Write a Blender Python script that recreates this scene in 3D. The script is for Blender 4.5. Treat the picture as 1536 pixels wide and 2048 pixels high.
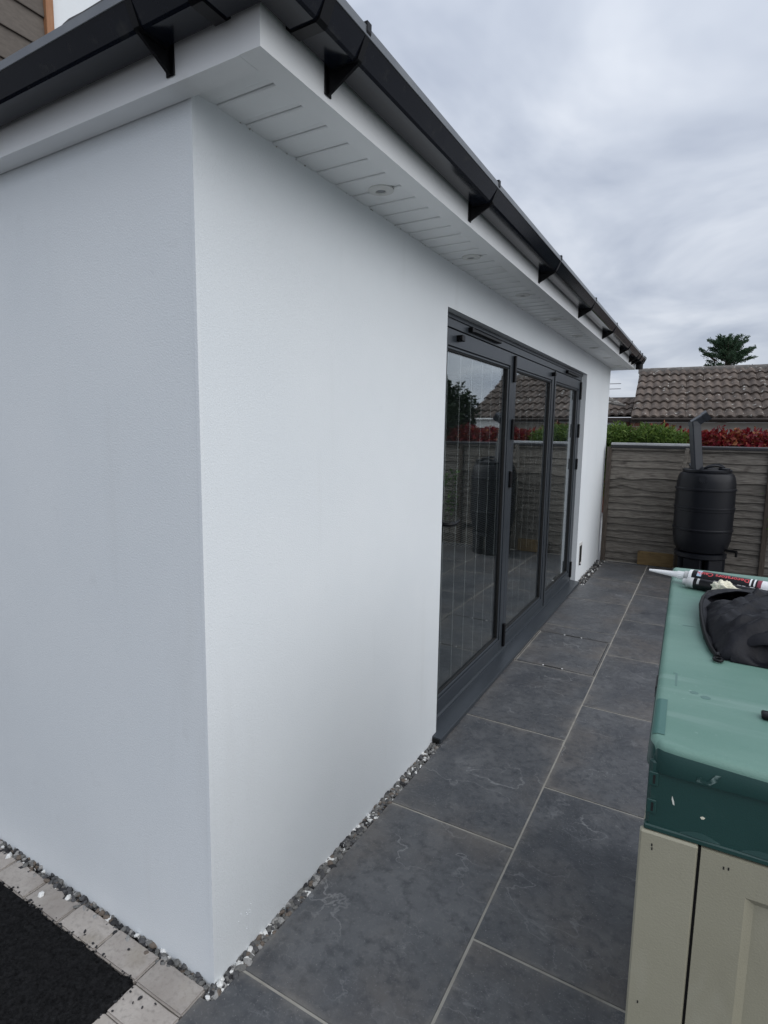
import bpy, bmesh, math, random
from mathutils import Vector, Matrix, noise
R = math.radians
rnd = random.Random(7)
scene = bpy.context.scene
for o in list(bpy.data.objects): bpy.data.objects.remove(o)
C = scene.collection

# ------------------------------------------------------------------ camera
cd = bpy.data.cameras.new('camera'); cam = bpy.data.objects.new('camera', cd); C.objects.link(cam)
cam.location = (1.0877, -1.0275, 1.5627)
cam.rotation_euler = (1.4413, -0.0106, 0.5380)
cd.sensor_fit = 'VERTICAL'; cd.sensor_height = 24.0; cd.sensor_width = 18.0
cd.lens = 24.0 * 1149.31 / 2048
cd.shift_x = 39.99 / 2048; cd.shift_y = -14.06 / 2048
cd.clip_start = 0.02; cd.clip_end = 3000
scene.camera = cam

# ------------------------------------------------------------------ sky, sun, exposure
SUN_DIR = Vector((0.76, -0.15, 0.68)).normalized()          # towards the bright part of the cloud cover
w = bpy.data.worlds.new('World'); scene.world = w; w.use_nodes = True
nt = w.node_tree; nt.nodes.clear()
def N(t, **k):
    n = nt.nodes.new(t)
    for a, b in k.items(): setattr(n, a, b)
    return n
out = N('ShaderNodeOutputWorld'); bg = N('ShaderNodeBackground'); bg.inputs['Strength'].default_value = 0.1
sky = N('ShaderNodeTexSky', sky_type='NISHITA'); sky.sun_disc = False
sky.sun_elevation = math.asin(SUN_DIR.z); sky.sun_rotation = math.atan2(SUN_DIR.x, SUN_DIR.y)
tc = N('ShaderNodeTexCoord'); sep = N('ShaderNodeSeparateXYZ'); nt.links.new(tc.outputs['Generated'], sep.inputs[0])
zc = N('ShaderNodeMath', operation='MAXIMUM'); zc.inputs[1].default_value = 0.0; nt.links.new(sep.outputs['Z'], zc.inputs[0])
za = N('ShaderNodeMath', operation='ADD'); za.inputs[1].default_value = 0.22; nt.links.new(zc.outputs[0], za.inputs[0])
comb = N('ShaderNodeCombineXYZ')
for i, a in enumerate('XY'):
    d = N('ShaderNodeMath', operation='DIVIDE'); nt.links.new(sep.outputs[a], d.inputs[0]); nt.links.new(za.outputs[0], d.inputs[1]); nt.links.new(d.outputs[0], comb.inputs[i])
n1 = N('ShaderNodeTexNoise'); n1.inputs['Scale'].default_value = 1.5; n1.inputs['Detail'].default_value = 5; n1.inputs['Roughness'].default_value = 0.52; n1.inputs['Distortion'].default_value = 0.35
nt.links.new(comb.outputs[0], n1.inputs['Vector'])
cr = N('ShaderNodeValToRGB')
cr.color_ramp.elements[0].position = 0.35; cr.color_ramp.elements[0].color = (0.42, 0.47, 0.575, 1)
cr.color_ramp.elements[1].position = 0.68; cr.color_ramp.elements[1].color = (0.81, 0.85, 0.92, 1)
e = cr.color_ramp.elements.new(0.5); e.color = (0.58, 0.63, 0.725, 1)
nt.links.new(n1.outputs['Fac'], cr.inputs[0])
# overcast sky: brighter overhead than at the horizon
gr = N('ShaderNodeMapRange'); gr.inputs['From Min'].default_value = 0.0; gr.inputs['From Max'].default_value = 1.0; gr.inputs['To Min'].default_value = 8.0; gr.inputs['To Max'].default_value = 12.6
nt.links.new(zc.outputs[0], gr.inputs['Value'])
vm = N('ShaderNodeVectorMath', operation='SCALE'); nt.links.new(cr.outputs['Color'], vm.inputs[0]); nt.links.new(gr.outputs[0], vm.inputs['Scale'])
mx = N('ShaderNodeMix', data_type='RGBA'); mx.inputs['Factor'].default_value = 0.93
nt.links.new(sky.outputs['Color'], mx.inputs['A']); nt.links.new(vm.outputs[0], mx.inputs['B'])
nt.links.new(mx.outputs['Result'], bg.inputs['Color']); nt.links.new(bg.outputs[0], out.inputs['Surface'])
sl = bpy.data.lights.new('sun', 'SUN'); sl.energy = 1.5; sl.angle = R(80); sl.color = (1.0, 0.98, 0.95)
so = bpy.data.objects.new('sun', sl); C.objects.link(so); so.location = (8, -4, 12)
so.rotation_euler = SUN_DIR.to_track_quat('Z', 'Y').to_euler()
vs = scene.view_settings; vs.view_transform = 'Standard'; vs.look = 'None'; vs.exposure = 0.16; vs.gamma = 1.0; vs.use_curve_mapping = False
scene.render.engine = 'CYCLES'
scene.cycles.max_bounces = 8; scene.cycles.transparent_max_bounces = 16; scene.cycles.caustics_reflective = False; scene.cycles.caustics_refractive = False

# ------------------------------------------------------------------ materials
def mat(name, base, rough=0.6, var=None, vscale=8.0, vstretch=(1, 1, 1), detail=6, bump=0.0, bscale=60.0, bstretch=None, spec=0.5, objrand=0.0, metal=0.0, ramp=(0.35, 0.68), sheen=0.0, rvar=0.0):
    m = bpy.data.materials.new(name); m.use_nodes = True
    t = m.node_tree; L = t.links.new; b = t.nodes['Principled BSDF']
    b.inputs['Base Color'].default_value = (*base, 1); b.inputs['Roughness'].default_value = rough
    b.inputs['Specular IOR Level'].default_value = spec; b.inputs['Metallic'].default_value = metal
    if sheen: b.inputs['Sheen Weight'].default_value = sheen
    co = t.nodes.new('ShaderNodeTexCoord'); oi = t.nodes.new('ShaderNodeObjectInfo')
    sc = t.nodes.new('ShaderNodeMath'); sc.operation = 'MULTIPLY'; sc.inputs[1].default_value = 37.0; L(oi.outputs['Random'], sc.inputs[0])
    ad = t.nodes.new('ShaderNodeVectorMath'); ad.operation = 'ADD'; L(co.outputs['Object'], ad.inputs[0]); L(sc.outputs[0], ad.inputs[1])
    def nz(scale, stretch, det, rgh=0.6):
        mp = t.nodes.new('ShaderNodeVectorMath'); mp.operation = 'MULTIPLY'; mp.inputs[1].default_value = stretch; L(ad.outputs[0], mp.inputs[0])
        n = t.nodes.new('ShaderNodeTexNoise'); n.inputs['Scale'].default_value = scale; n.inputs['Detail'].default_value = det; n.inputs['Roughness'].default_value = rgh
        L(mp.outputs[0], n.inputs['Vector']); return n
    col = None
    if var:
        n = nz(vscale, vstretch, detail)
        r = t.nodes.new('ShaderNodeValToRGB'); r.color_ramp.elements[0].position = ramp[0]; r.color_ramp.elements[1].position = ramp[1]
        r.color_ramp.elements[0].color = (*base, 1); r.color_ramp.elements[1].color = (*var, 1); L(n.outputs['Fac'], r.inputs[0]); col = r.outputs['Color']
        if rvar:
            rr = t.nodes.new('ShaderNodeMapRange'); rr.inputs['To Min'].default_value = rough - rvar; rr.inputs['To Max'].default_value = rough + rvar
            L(n.outputs['Fac'], rr.inputs['Value']); L(rr.outputs[0], b.inputs['Roughness'])
    if objrand:
        h = t.nodes.new('ShaderNodeHueSaturation')
        mr = t.nodes.new('ShaderNodeMapRange'); mr.inputs['To Min'].default_value = 1 - objrand; mr.inputs['To Max'].default_value = 1 + objrand; L(oi.outputs['Random'], mr.inputs['Value'])
        L(mr.outputs[0], h.inputs['Value'])
        if col: L(col, h.inputs['Color'])
        else: h.inputs['Color'].default_value = (*base, 1)
        col = h.outputs['Color']
    if col: L(col, b.inputs['Base Color'])
    if bump:
        n = nz(bscale, bstretch or vstretch, 5)
        bp = t.nodes.new('ShaderNodeBump'); bp.inputs['Strength'].default_value = 1.0; bp.inputs['Distance'].default_value = bump
        L(n.outputs['Fac'], bp.inputs['Height']); L(bp.outputs[0], b.inputs['Normal'])
    m['nz'] = 0
    return m
def overlay(m, colour, scale, lo, hi, amount=1.0, stretch=(1, 1, 1), kind='NOISE', detail=6, distortion=0.0, objrand=True):
    """a second layer of colour (dirt, lichen, veins) mixed over the material's own colour"""
    t = m.node_tree; L = t.links.new; b = t.nodes['Principled BSDF']
    co = t.nodes.new('ShaderNodeTexCoord'); src = co.outputs['Object']
    if objrand:
        oi = t.nodes.new('ShaderNodeObjectInfo'); sc = t.nodes.new('ShaderNodeMath'); sc.operation = 'MULTIPLY'; sc.inputs[1].default_value = 53.0; L(oi.outputs['Random'], sc.inputs[0])
        ad = t.nodes.new('ShaderNodeVectorMath'); ad.operation = 'ADD'; L(src, ad.inputs[0]); L(sc.outputs[0], ad.inputs[1]); src = ad.outputs[0]
    mp = t.nodes.new('ShaderNodeVectorMath'); mp.operation = 'MULTIPLY'; mp.inputs[1].default_value = stretch; L(src, mp.inputs[0])
    n = t.nodes.new('ShaderNodeTexNoise'); n.inputs['Scale'].default_value = scale; n.inputs['Detail'].default_value = detail; n.inputs['Distortion'].default_value = distortion
    L(mp.outputs[0], n.inputs['Vector']); fac = n.outputs['Fac']
    if kind == 'VEIN':       # thin lines where the noise crosses its middle value
        s = t.nodes.new('ShaderNodeMath'); s.operation = 'SUBTRACT'; s.inputs[1].default_value = 0.5; L(fac, s.inputs[0])
        a = t.nodes.new('ShaderNodeMath'); a.operation = 'ABSOLUTE'; L(s.outputs[0], a.inputs[0]); fac = a.outputs[0]
    mr = t.nodes.new('ShaderNodeMapRange'); mr.inputs['From Min'].default_value = lo; mr.inputs['From Max'].default_value = hi; mr.inputs['To Max'].default_value = amount; L(fac, mr.inputs['Value'])
    fo = mr.outputs[0]
    if kind == 'VEIN':
        n2 = t.nodes.new('ShaderNodeTexNoise'); n2.inputs['Scale'].default_value = scale * 0.6; n2.inputs['Detail'].default_value = 3; L(mp.outputs[0], n2.inputs['Vector'])
        m2 = t.nodes.new('ShaderNodeMapRange'); m2.inputs['From Min'].default_value = 0.48; m2.inputs['From Max'].default_value = 0.66; L(n2.outputs['Fac'], m2.inputs['Value'])
        mu = t.nodes.new('ShaderNodeMath'); mu.operation = 'MULTIPLY'; L(fo, mu.inputs[0]); L(m2.outputs[0], mu.inputs[1]); fo = mu.outputs[0]
    mix = t.nodes.new('ShaderNodeMix'); mix.data_type = 'RGBA'; mix.inputs['B'].default_value = (*colour, 1)
    lk = b.inputs['Base Color'].links
    if lk: L(lk[0].from_socket, mix.inputs['A'])
    else: mix.inputs['A'].default_value = b.inputs['Base Color'].default_value
    L(fo, mix.inputs['Factor']); L(mix.outputs['Result'], b.inputs['Base Color'])
    return m
M = {}
M['render'] = mat('white_render', (0.765, 0.80, 0.82), 0.88, var=(0.80, 0.83, 0.845), vscale=1.6, bump=0.0012, bscale=210, spec=0.25)
overlay(M['render'], (0.70, 0.72, 0.73), 0.9, 0.55, 0.85, 0.55, detail=8, objrand=False)
overlay(M['render'], (0.66, 0.68, 0.69), 14, 0.66, 0.85, 0.35, detail=6, objrand=False)
overlay(M['render'], (0.60, 0.61, 0.60), 7.0, 0.60, 0.86, 0.30, stretch=(1, 1, .12), detail=7, objrand=False)
M['render_reveal'] = mat('white_reveal', (0.74, 0.77, 0.79), 0.8, bump=0.0006, bscale=200, spec=0.25)
M['upvc'] = overlay(mat('white_upvc', (0.80, 0.81, 0.81), 0.42, var=(0.84, 0.85, 0.85), vscale=3), (0.45, 0.43, 0.38), 9, 0.62, 0.85, 0.35)
M['upvc_joint'] = mat('grey_joint', (0.55, 0.55, 0.55), 0.6)
M['sealant'] = mat('dirty_sealant', (0.30, 0.28, 0.25), 0.7, var=(0.62, 0.62, 0.6), vscale=30)
M['gutter'] = overlay(mat('anthracite_gutter', (0.006, 0.008, 0.014), 0.14, var=(0.009, 0.011, 0.017), vscale=5, rvar=0.05, spec=0.32), (0.05, 0.05, 0.045), 26, 0.60, 0.8, 0.5)
M['gutter_lip'] = mat('grey_gutter_lip', (0.13, 0.14, 0.155), 0.38, var=(0.17, 0.18, 0.19), vscale=9, spec=0.4)  # top lip strip, coloured a lighter grey than the gutter body
M['black_plastic'] = mat('black_plastic', (0.004, 0.004, 0.005), 0.38, spec=0.22)
M['frame'] = overlay(mat('anthracite_frame', (0.034, 0.041, 0.050), 0.34, var=(0.040, 0.047, 0.055), vscale=4, bump=0.00012, bscale=900), (0.11, 0.115, 0.115), 20, 0.66, 0.9, 0.25)
M['gasket'] = mat('black_gasket', (0.006, 0.006, 0.006), 0.6)
M['slat'] = mat('blind_slat', (0.05, 0.051, 0.052), 0.55)
M['cord'] = mat('blind_cord', (0.25, 0.25, 0.245), 0.8)
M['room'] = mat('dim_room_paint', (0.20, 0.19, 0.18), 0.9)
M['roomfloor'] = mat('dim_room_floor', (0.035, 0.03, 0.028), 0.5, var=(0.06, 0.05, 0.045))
M['chrome'] = mat('chair_steel', (0.6, 0.6, 0.6), 0.25, metal=1.0)
M['seat'] = mat('seat_fabric', (0.05, 0.05, 0.055), 0.85, bump=0.0005, bscale=400)
M['roof_tile'] = overlay(mat('grey_roof_tile', (0.06, 0.06, 0.062), 0.85, var=(0.10, 0.10, 0.10), vscale=25, bump=0.002, bscale=120, objrand=0.2), (0.16, 0.165, 0.15), 40, 0.62, 0.75, 0.6)
# slate-look porcelain
M['slab'] = mat('slate_porcelain', (0.060, 0.065, 0.073), 0.42, var=(0.114, 0.118, 0.124), vscale=2.6, detail=8, bump=0.0006, bscale=55, ramp=(0.34, 0.70), objrand=0.10, rvar=0.07, spec=0.42)
overlay(M['slab'], (0.125, 0.110, 0.098), 2.3, 0.50, 0.72, 0.65)
overlay(M['slab'], (0.047, 0.051, 0.061), 3.4, 0.54, 0.74, 0.7)
overlay(M['slab'], (0.175, 0.178, 0.182), 9.0, 0.50, 0.80, 0.55, detail=12, stretch=(1.0, 0.7, 1))
overlay(M['slab'], (0.042, 0.046, 0.054), 30.0, 0.48, 0.70, 0.7, detail=8)
overlay(M['slab'], (0.165, 0.165, 0.165), 95.0, 0.56, 0.74, 0.55, detail=4)
overlay(M['slab'], (0.30, 0.305, 0.31), 5.5, 0.010, 0.0, 0.62, kind='VEIN', detail=14, distortion=0.25, stretch=(0.75, 1.0, 1))
overlay(M['slab'], (0.27, 0.275, 0.28), 10.0, 0.008, 0.0, 0.50, kind='VEIN', detail=14, distortion=0.15)
overlay(M['slab'], (0.34, 0.335, 0.32), 210.0, 0.715, 0.76, 0.6, detail=1)
def riven(m, dist):
    """cleft relief of split slate added under the material's fine grain"""
    t = m.node_tree; L = t.links.new; b = t.nodes['Principled BSDF']; old = b.inputs['Normal'].links[0].from_socket
    co = t.nodes.new('ShaderNodeTexCoord'); oi = t.nodes.new('ShaderNodeObjectInfo'); sc = t.nodes.new('ShaderNodeMath'); sc.operation = 'MULTIPLY'; sc.inputs[1].default_value = 71.0; L(oi.outputs['Random'], sc.inputs[0])
    ad = t.nodes.new('ShaderNodeVectorMath'); ad.operation = 'ADD'; L(co.outputs['Object'], ad.inputs[0]); L(sc.outputs[0], ad.inputs[1])
    n = t.nodes.new('ShaderNodeTexNoise'); n.inputs['Scale'].default_value = 7.0; n.inputs['Detail'].default_value = 9; n.inputs['Roughness'].default_value = 0.62; n.inputs['Distortion'].default_value = 0.5; L(ad.outputs[0], n.inputs['Vector'])
    bp = t.nodes.new('ShaderNodeBump'); bp.inputs['Distance'].default_value = dist; L(n.outputs['Fac'], bp.inputs['Height']); L(old, bp.inputs['Normal']); L(bp.outputs[0], b.inputs['Normal'])
riven(M['slab'], 0.011)
def dusty_edges(m, colour, reach, amount):
    """cement dust left along the borders of each slab"""
    t = m.node_tree; L = t.links.new; b = t.nodes['Principled BSDF']; co = t.nodes.new('ShaderNodeTexCoord'); sp = t.nodes.new('ShaderNodeSeparateXYZ'); L(co.outputs['Generated'], sp.inputs[0])
    ds = []
    for ax, k_ in (('X', .6), ('Y', .9)):
        a = t.nodes.new('ShaderNodeMath'); a.operation = 'PINGPONG'; a.inputs[1].default_value = .5; L(sp.outputs[ax], a.inputs[0])
        mu = t.nodes.new('ShaderNodeMath'); mu.operation = 'MULTIPLY'; mu.inputs[1].default_value = k_; L(a.outputs[0], mu.inputs[0]); ds.append(mu.outputs[0])
    mn = t.nodes.new('ShaderNodeMath'); mn.operation = 'MINIMUM'; L(ds[0], mn.inputs[0]); L(ds[1], mn.inputs[1])
    mr = t.nodes.new('ShaderNodeMapRange'); mr.inputs['From Min'].default_value = reach; mr.inputs['From Max'].default_value = 0.0; L(mn.outputs[0], mr.inputs['Value'])
    oi = t.nodes.new('ShaderNodeObjectInfo'); sc = t.nodes.new('ShaderNodeMath'); sc.operation = 'MULTIPLY'; sc.inputs[1].default_value = 91.0; L(oi.outputs['Random'], sc.inputs[0])
    ad = t.nodes.new('ShaderNodeVectorMath'); ad.operation = 'ADD'; L(co.outputs['Object'], ad.inputs[0]); L(sc.outputs[0], ad.inputs[1])
    n = t.nodes.new('ShaderNodeTexNoise'); n.inputs['Scale'].default_value = 4.5; n.inputs['Detail'].default_value = 9; n.inputs['Roughness'].default_value = .65; L(ad.outputs[0], n.inputs['Vector'])
    nr = t.nodes.new('ShaderNodeMapRange'); nr.inputs['From Min'].default_value = .42; nr.inputs['From Max'].default_value = .66; L(n.outputs['Fac'], nr.inputs['Value'])
    m2 = t.nodes.new('ShaderNodeMath'); m2.operation = 'MULTIPLY'; L(mr.outputs[0], m2.inputs[0]); L(nr.outputs[0], m2.inputs[1])
    m3 = t.nodes.new('ShaderNodeMath'); m3.operation = 'MULTIPLY'; m3.inputs[1].default_value = amount; L(m2.outputs[0], m3.inputs[0])
    mix = t.nodes.new('ShaderNodeMix'); mix.data_type = 'RGBA'; mix.inputs['B'].default_value = (*colour, 1); L(b.inputs['Base Color'].links[0].from_socket, mix.inputs['A']); L(m3.outputs[0], mix.inputs['Factor']); L(mix.outputs['Result'], b.inputs['Base Color'])
dusty_edges(M['slab'], (0.17, 0.155, 0.138), 0.13, 0.50)
dusty_edges(M['slab'], (0.24, 0.225, 0.20), 0.022, 0.65)
M['slab_side'] = mat('slab_edge', (0.05, 0.052, 0.058), 0.7)
M['grout'] = overlay(mat('cement_grout', (0.30, 0.285, 0.25), 0.9, var=(0.39, 0.375, 0.335), vscale=9, bump=0.0006, bscale=300), (0.12, 0.11, 0.10), 5, 0.6, 0.75, 0.7)
M['steel'] = mat('stainless_edge', (0.22, 0.22, 0.23), 0.4, metal=0.9)
M['sett'] = overlay(overlay(mat('concrete_sett', (0.35, 0.315, 0.285), 0.9, var=(0.44, 0.405, 0.37), vscale=9, detail=9, bump=0.0016, bscale=170, objrand=0.10), (0.24, 0.218, 0.197), 75, 0.50, 0.78, 0.7, detail=5), (0.24, 0.20, 0.13), 5, 0.58, 0.75, 0.5)
M['tarmac'] = overlay(mat('tarmac', (0.005, 0.005, 0.0055), 0.85, var=(0.020, 0.020, 0.021), vscale=90, detail=8, bump=0.006, bscale=190, spec=0.12), (0.05, 0.058, 0.055), 240, 0.70, 0.80, 0.7, detail=1)
M['earth'] = mat('bare_earth', (0.05, 0.042, 0.034), 0.95, var=(0.03, 0.026, 0.02), vscale=20, bump=0.004, bscale=80)
M['lawn'] = mat('gravelly_ground', (0.215, 0.215, 0.215), 0.95, var=(0.27, 0.27, 0.268), vscale=3, bump=0.01, bscale=60)
for nm, c in (('stone_dark', (0.07, 0.07, 0.072)), ('stone_mid', (0.13, 0.128, 0.122)), ('stone_light', (0.26, 0.255, 0.245)), ('stone_white', (0.68, 0.68, 0.66)), ('stone_black', (0.022, 0.022, 0.024)), ('stone_brown', (0.13, 0.105, 0.085))):
    M[nm] = mat(nm, c, 0.75, var=tuple(v * 1.35 for v in c), vscale=180)
M['wood'] = mat('weathered_wood', (0.085, 0.075, 0.064), 0.9, var=(0.225, 0.205, 0.178), vscale=9, vstretch=(0.9, 7, 11), detail=9, bump=0.0022, bscale=26, bstretch=(0.6, 6, 9), objrand=0.16)
overlay(M['wood'], (0.035, 0.027, 0.022), 6.5, 0.62, 0.78, 0.8, stretch=(1.0, 2, 2.2))
overlay(M['wood'], (0.30, 0.28, 0.25), 15, 0.60, 0.8, 0.55, stretch=(0.5, 3, 9))
M['post'] = mat('brown_post', (0.060, 0.047, 0.037), 0.9, var=(0.105, 0.085, 0.068), vscale=12, vstretch=(6, 6, 0.8), bump=0.0015, bscale=40, bstretch=(8, 8, 0.8))
M['board'] = overlay(mat('offcut_board', (0.13, 0.082, 0.032), 0.85, var=(0.20, 0.135, 0.058), vscale=7, vstretch=(1, 3, 5), detail=7, bump=0.0008, bscale=60), (0.03, 0.022, 0.014), 9, 0.62, 0.7, 0.8)
M['cap'] = mat('black_cap', (0.014, 0.014, 0.017), 0.42, var=(0.02, 0.02, 0.022), vscale=6)
M['cap_grey'] = mat('pale_strip', (0.46, 0.47, 0.48), 0.45, var=(0.36, 0.37, 0.38), vscale=5)
M['butt'] = mat('butt_plastic', (0.005, 0.0057, 0.009), 0.40, var=(0.007, 0.008, 0.011), vscale=4, bump=0.0002, bscale=400, spec=0.27)
M['pipe'] = mat('pipe_plastic', (0.020, 0.024, 0.031), 0.36, var=(0.026, 0.030, 0.038), vscale=5)
M['lid'] = mat('faded_green_lid', (0.112, 0.225, 0.182), 0.47, var=(0.158, 0.278, 0.230), vscale=3.0, vstretch=(0.7, 2.4, 1), detail=9, bump=0.0006, bscale=330, spec=0.45)
overlay(M['lid'], (0.30, 0.41, 0.375), 5.0, 0.56, 0.80, 0.7, stretch=(0.35, 3.0, 1), detail=9, objrand=False)
overlay(M['lid'], (0.11, 0.215, 0.19), 2.2, 0.60, 0.80, 0.6, objrand=False)
M['green'] = overlay(mat('dark_green_plastic', (0.010, 0.046, 0.041), 0.42, var=(0.013, 0.055, 0.049), vscale=5, bump=0.0003, bscale=500), (0.045, 0.085, 0.075), 22, 0.62, 0.8, 0.45)
M['green_patch'] = mat('unfaded_green', (0.045, 0.135, 0.115), 0.45, var=(0.055, 0.15, 0.13), vscale=18)
M['lid_mark'] = mat('lid_grime', (0.10, 0.19, 0.17), 0.6)
M['scuff'] = overlay(mat('pale_scuff', (0.15, 0.215, 0.20), 0.7), (0.011, 0.048, 0.043), 110, 0.40, 0.56, 1.0)
M['beige'] = overlay(mat('beige_plastic', (0.315, 0.297, 0.220), 0.52, var=(0.355, 0.336, 0.252), vscale=2.5, bump=0.0005, bscale=330), (0.05, 0.045, 0.035), 75, 0.775, 0.80, 0.8, detail=2)
overlay(M['beige'], (0.22, 0.205, 0.155), 4.0, 0.56, 0.80, 0.55, stretch=(2.2, 2, .7), detail=9)
overlay(M['beige'], (0.40, 0.385, 0.31), 17.0, 0.60, 0.80, 0.5, stretch=(1, 1, .4), detail=8)
overlay(M['lid'], (0.42, 0.50, 0.47), 120.0, 0.70, 0.78, 0.35, detail=2, objrand=False)
M['white_plastic'] = mat('white_nozzle', (0.85, 0.86, 0.86), 0.35)
M['clear_plastic'] = mat('cloudy_collar', (0.34, 0.35, 0.35), 0.30, var=(0.6, 0.6, 0.6), vscale=60)
M['tube_black'] = mat('tube_label_black', (0.004, 0.004, 0.006), 0.34, spec=0.3)
M['tube_white'] = mat('tube_label_white', (0.82, 0.83, 0.84), 0.35)
M['tube_red'] = mat('label_red', (0.62, 0.07, 0.08), 0.4)
M['tube_blue'] = mat('label_pale_blue', (0.42, 0.58, 0.72), 0.4)
M['tube_darkred'] = mat('label_dark_red', (0.23, 0.025, 0.05), 0.4)
M['glove'] = mat('cream_glove', (0.86, 0.83, 0.68), 0.6, var=(0.78, 0.74, 0.58), vscale=40, bump=0.001, bscale=120)
M['ring'] = mat('white_sealant_ring', (0.72, 0.73, 0.66), 0.5)
M['jacket'] = mat('black_jacket_cloth', (0.0055, 0.0058, 0.0085), 0.5, var=(0.0075, 0.008, 0.0115), vscale=22, bump=0.0012, bscale=150, spec=0.20)
M['piping'] = mat('jacket_piping', (0.003, 0.003, 0.0035), 0.5, spec=0.2)
M['lens'] = mat('lamp_lens', (0.22, 0.23, 0.24), 0.2)
M['tile'] = mat('brown_concrete_tile', (0.070, 0.053, 0.043), 0.92, var=(0.145, 0.114, 0.094), vscale=9, detail=8, bump=0.004, bscale=70, objrand=0.20)
overlay(M['tile'], (0.035, 0.030, 0.028), 4.5, 0.56, 0.75, 0.7)
overlay(M['tile'], (0.52, 0.51, 0.47), 11.0, 0.655, 0.70, 0.85, detail=3)
M['ridge'] = overlay(mat('ridge_tile_concrete', (0.10, 0.092, 0.085), 0.95, var=(0.17, 0.158, 0.145), vscale=11, bump=0.004, bscale=60, objrand=0.12), (0.42, 0.41, 0.38), 13, 0.60, 0.68, 0.8, detail=4)
M['cream'] = mat('cream_wall', (0.50, 0.46, 0.41), 0.9, var=(0.42, 0.385, 0.345), vscale=4, bump=0.002, bscale=80)
M['brick'] = mat('red_brick', (0.14, 0.055, 0.038), 0.9, var=(0.19, 0.085, 0.06), vscale=20, bump=0.003, bscale=80)
M['brown_trim'] = mat('brown_timber', (0.030, 0.022, 0.018), 0.7, var=(0.045, 0.033, 0.027), vscale=14, vstretch=(1, 4, 4))
M['white_trim'] = mat('white_fascia', (0.66, 0.66, 0.64), 0.5)
M['window_glass'] = mat('dark_window', (0.02, 0.022, 0.024), 0.08)
M['clad'] = mat('brown_cladding', (0.105, 0.090, 0.078), 0.9, var=(0.135, 0.117, 0.10), vscale=16, vstretch=(1, 1, 3), bump=0.001, bscale=150, objrand=0.08)
M['cedar'] = mat('cedar_trim', (0.30, 0.135, 0.062), 0.7, var=(0.36, 0.185, 0.095), vscale=14, vstretch=(5, 5, 0.6), bump=0.0008, bscale=60)
def leafmat(name, cols, rough=0.55, trans=0.25):
    m = bpy.data.materials.new(name); m.use_nodes = True; t = m.node_tree; L = t.links.new; b = t.nodes['Principled BSDF']
    g = t.nodes.new('ShaderNodeNewGeometry'); r = t.nodes.new('ShaderNodeValToRGB'); r.color_ramp.interpolation = 'LINEAR'
    els = r.color_ramp.elements
    els[0].position = 0; els[0].color = (*cols[0], 1); els[1].position = 1; els[1].color = (*cols[-1], 1)
    for i, c in enumerate(cols[1:-1]): e = els.new((i + 1) / (len(cols) - 1)); e.color = (*c, 1)
    L(g.outputs['Random Per Island'], r.inputs[0]); L(r.outputs['Color'], b.inputs['Base Color'])
    b.inputs['Roughness'].default_value = rough; b.inputs['Specular IOR Level'].default_value = 0.35
    tr = t.nodes.new('ShaderNodeBsdfTranslucent'); L(r.outputs['Color'], tr.inputs['Color']); mx = t.nodes.new('ShaderNodeMixShader'); mx.inputs[0].default_value = trans
    L(b.outputs[0], mx.inputs[1]); L(tr.outputs[0], mx.inputs[2]); L(mx.outputs[0], t.nodes['Material Output'].inputs['Surface'])
    return m
M['leaf_green'] = leafmat('conifer_hedge_leaf', [(0.05, 0.105, 0.018), (0.11, 0.19, 0.035), (0.19, 0.27, 0.06), (0.06, 0.12, 0.025)])
M['leaf_red'] = leafmat('red_creeper_leaf', [(0.15, 0.010, 0.018), (0.24, 0.014, 0.028), (0.12, 0.012, 0.018), (0.32, 0.040, 0.035), (0.30, 0.12, 0.045), (0.19, 0.012, 0.025)])
M['leaf_dark'] = leafmat('dark_bush_leaf', [(0.012, 0.028, 0.010), (0.022, 0.045, 0.014), (0.034, 0.060, 0.020)])
M['leaf_tree'] = leafmat('cedar_needle', [(0.024, 0.052, 0.026), (0.040, 0.082, 0.042), (0.062, 0.110, 0.058), (0.032, 0.066, 0.036)])
M['leaf_light'] = leafmat('bright_leaf', [(0.06, 0.14, 0.02), (0.10, 0.20, 0.04)])
M['bark'] = mat('bark', (0.05, 0.036, 0.026), 0.95, var=(0.08, 0.06, 0.045), vscale=14, vstretch=(3, 3, 0.6), bump=0.006, bscale=30)
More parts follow.
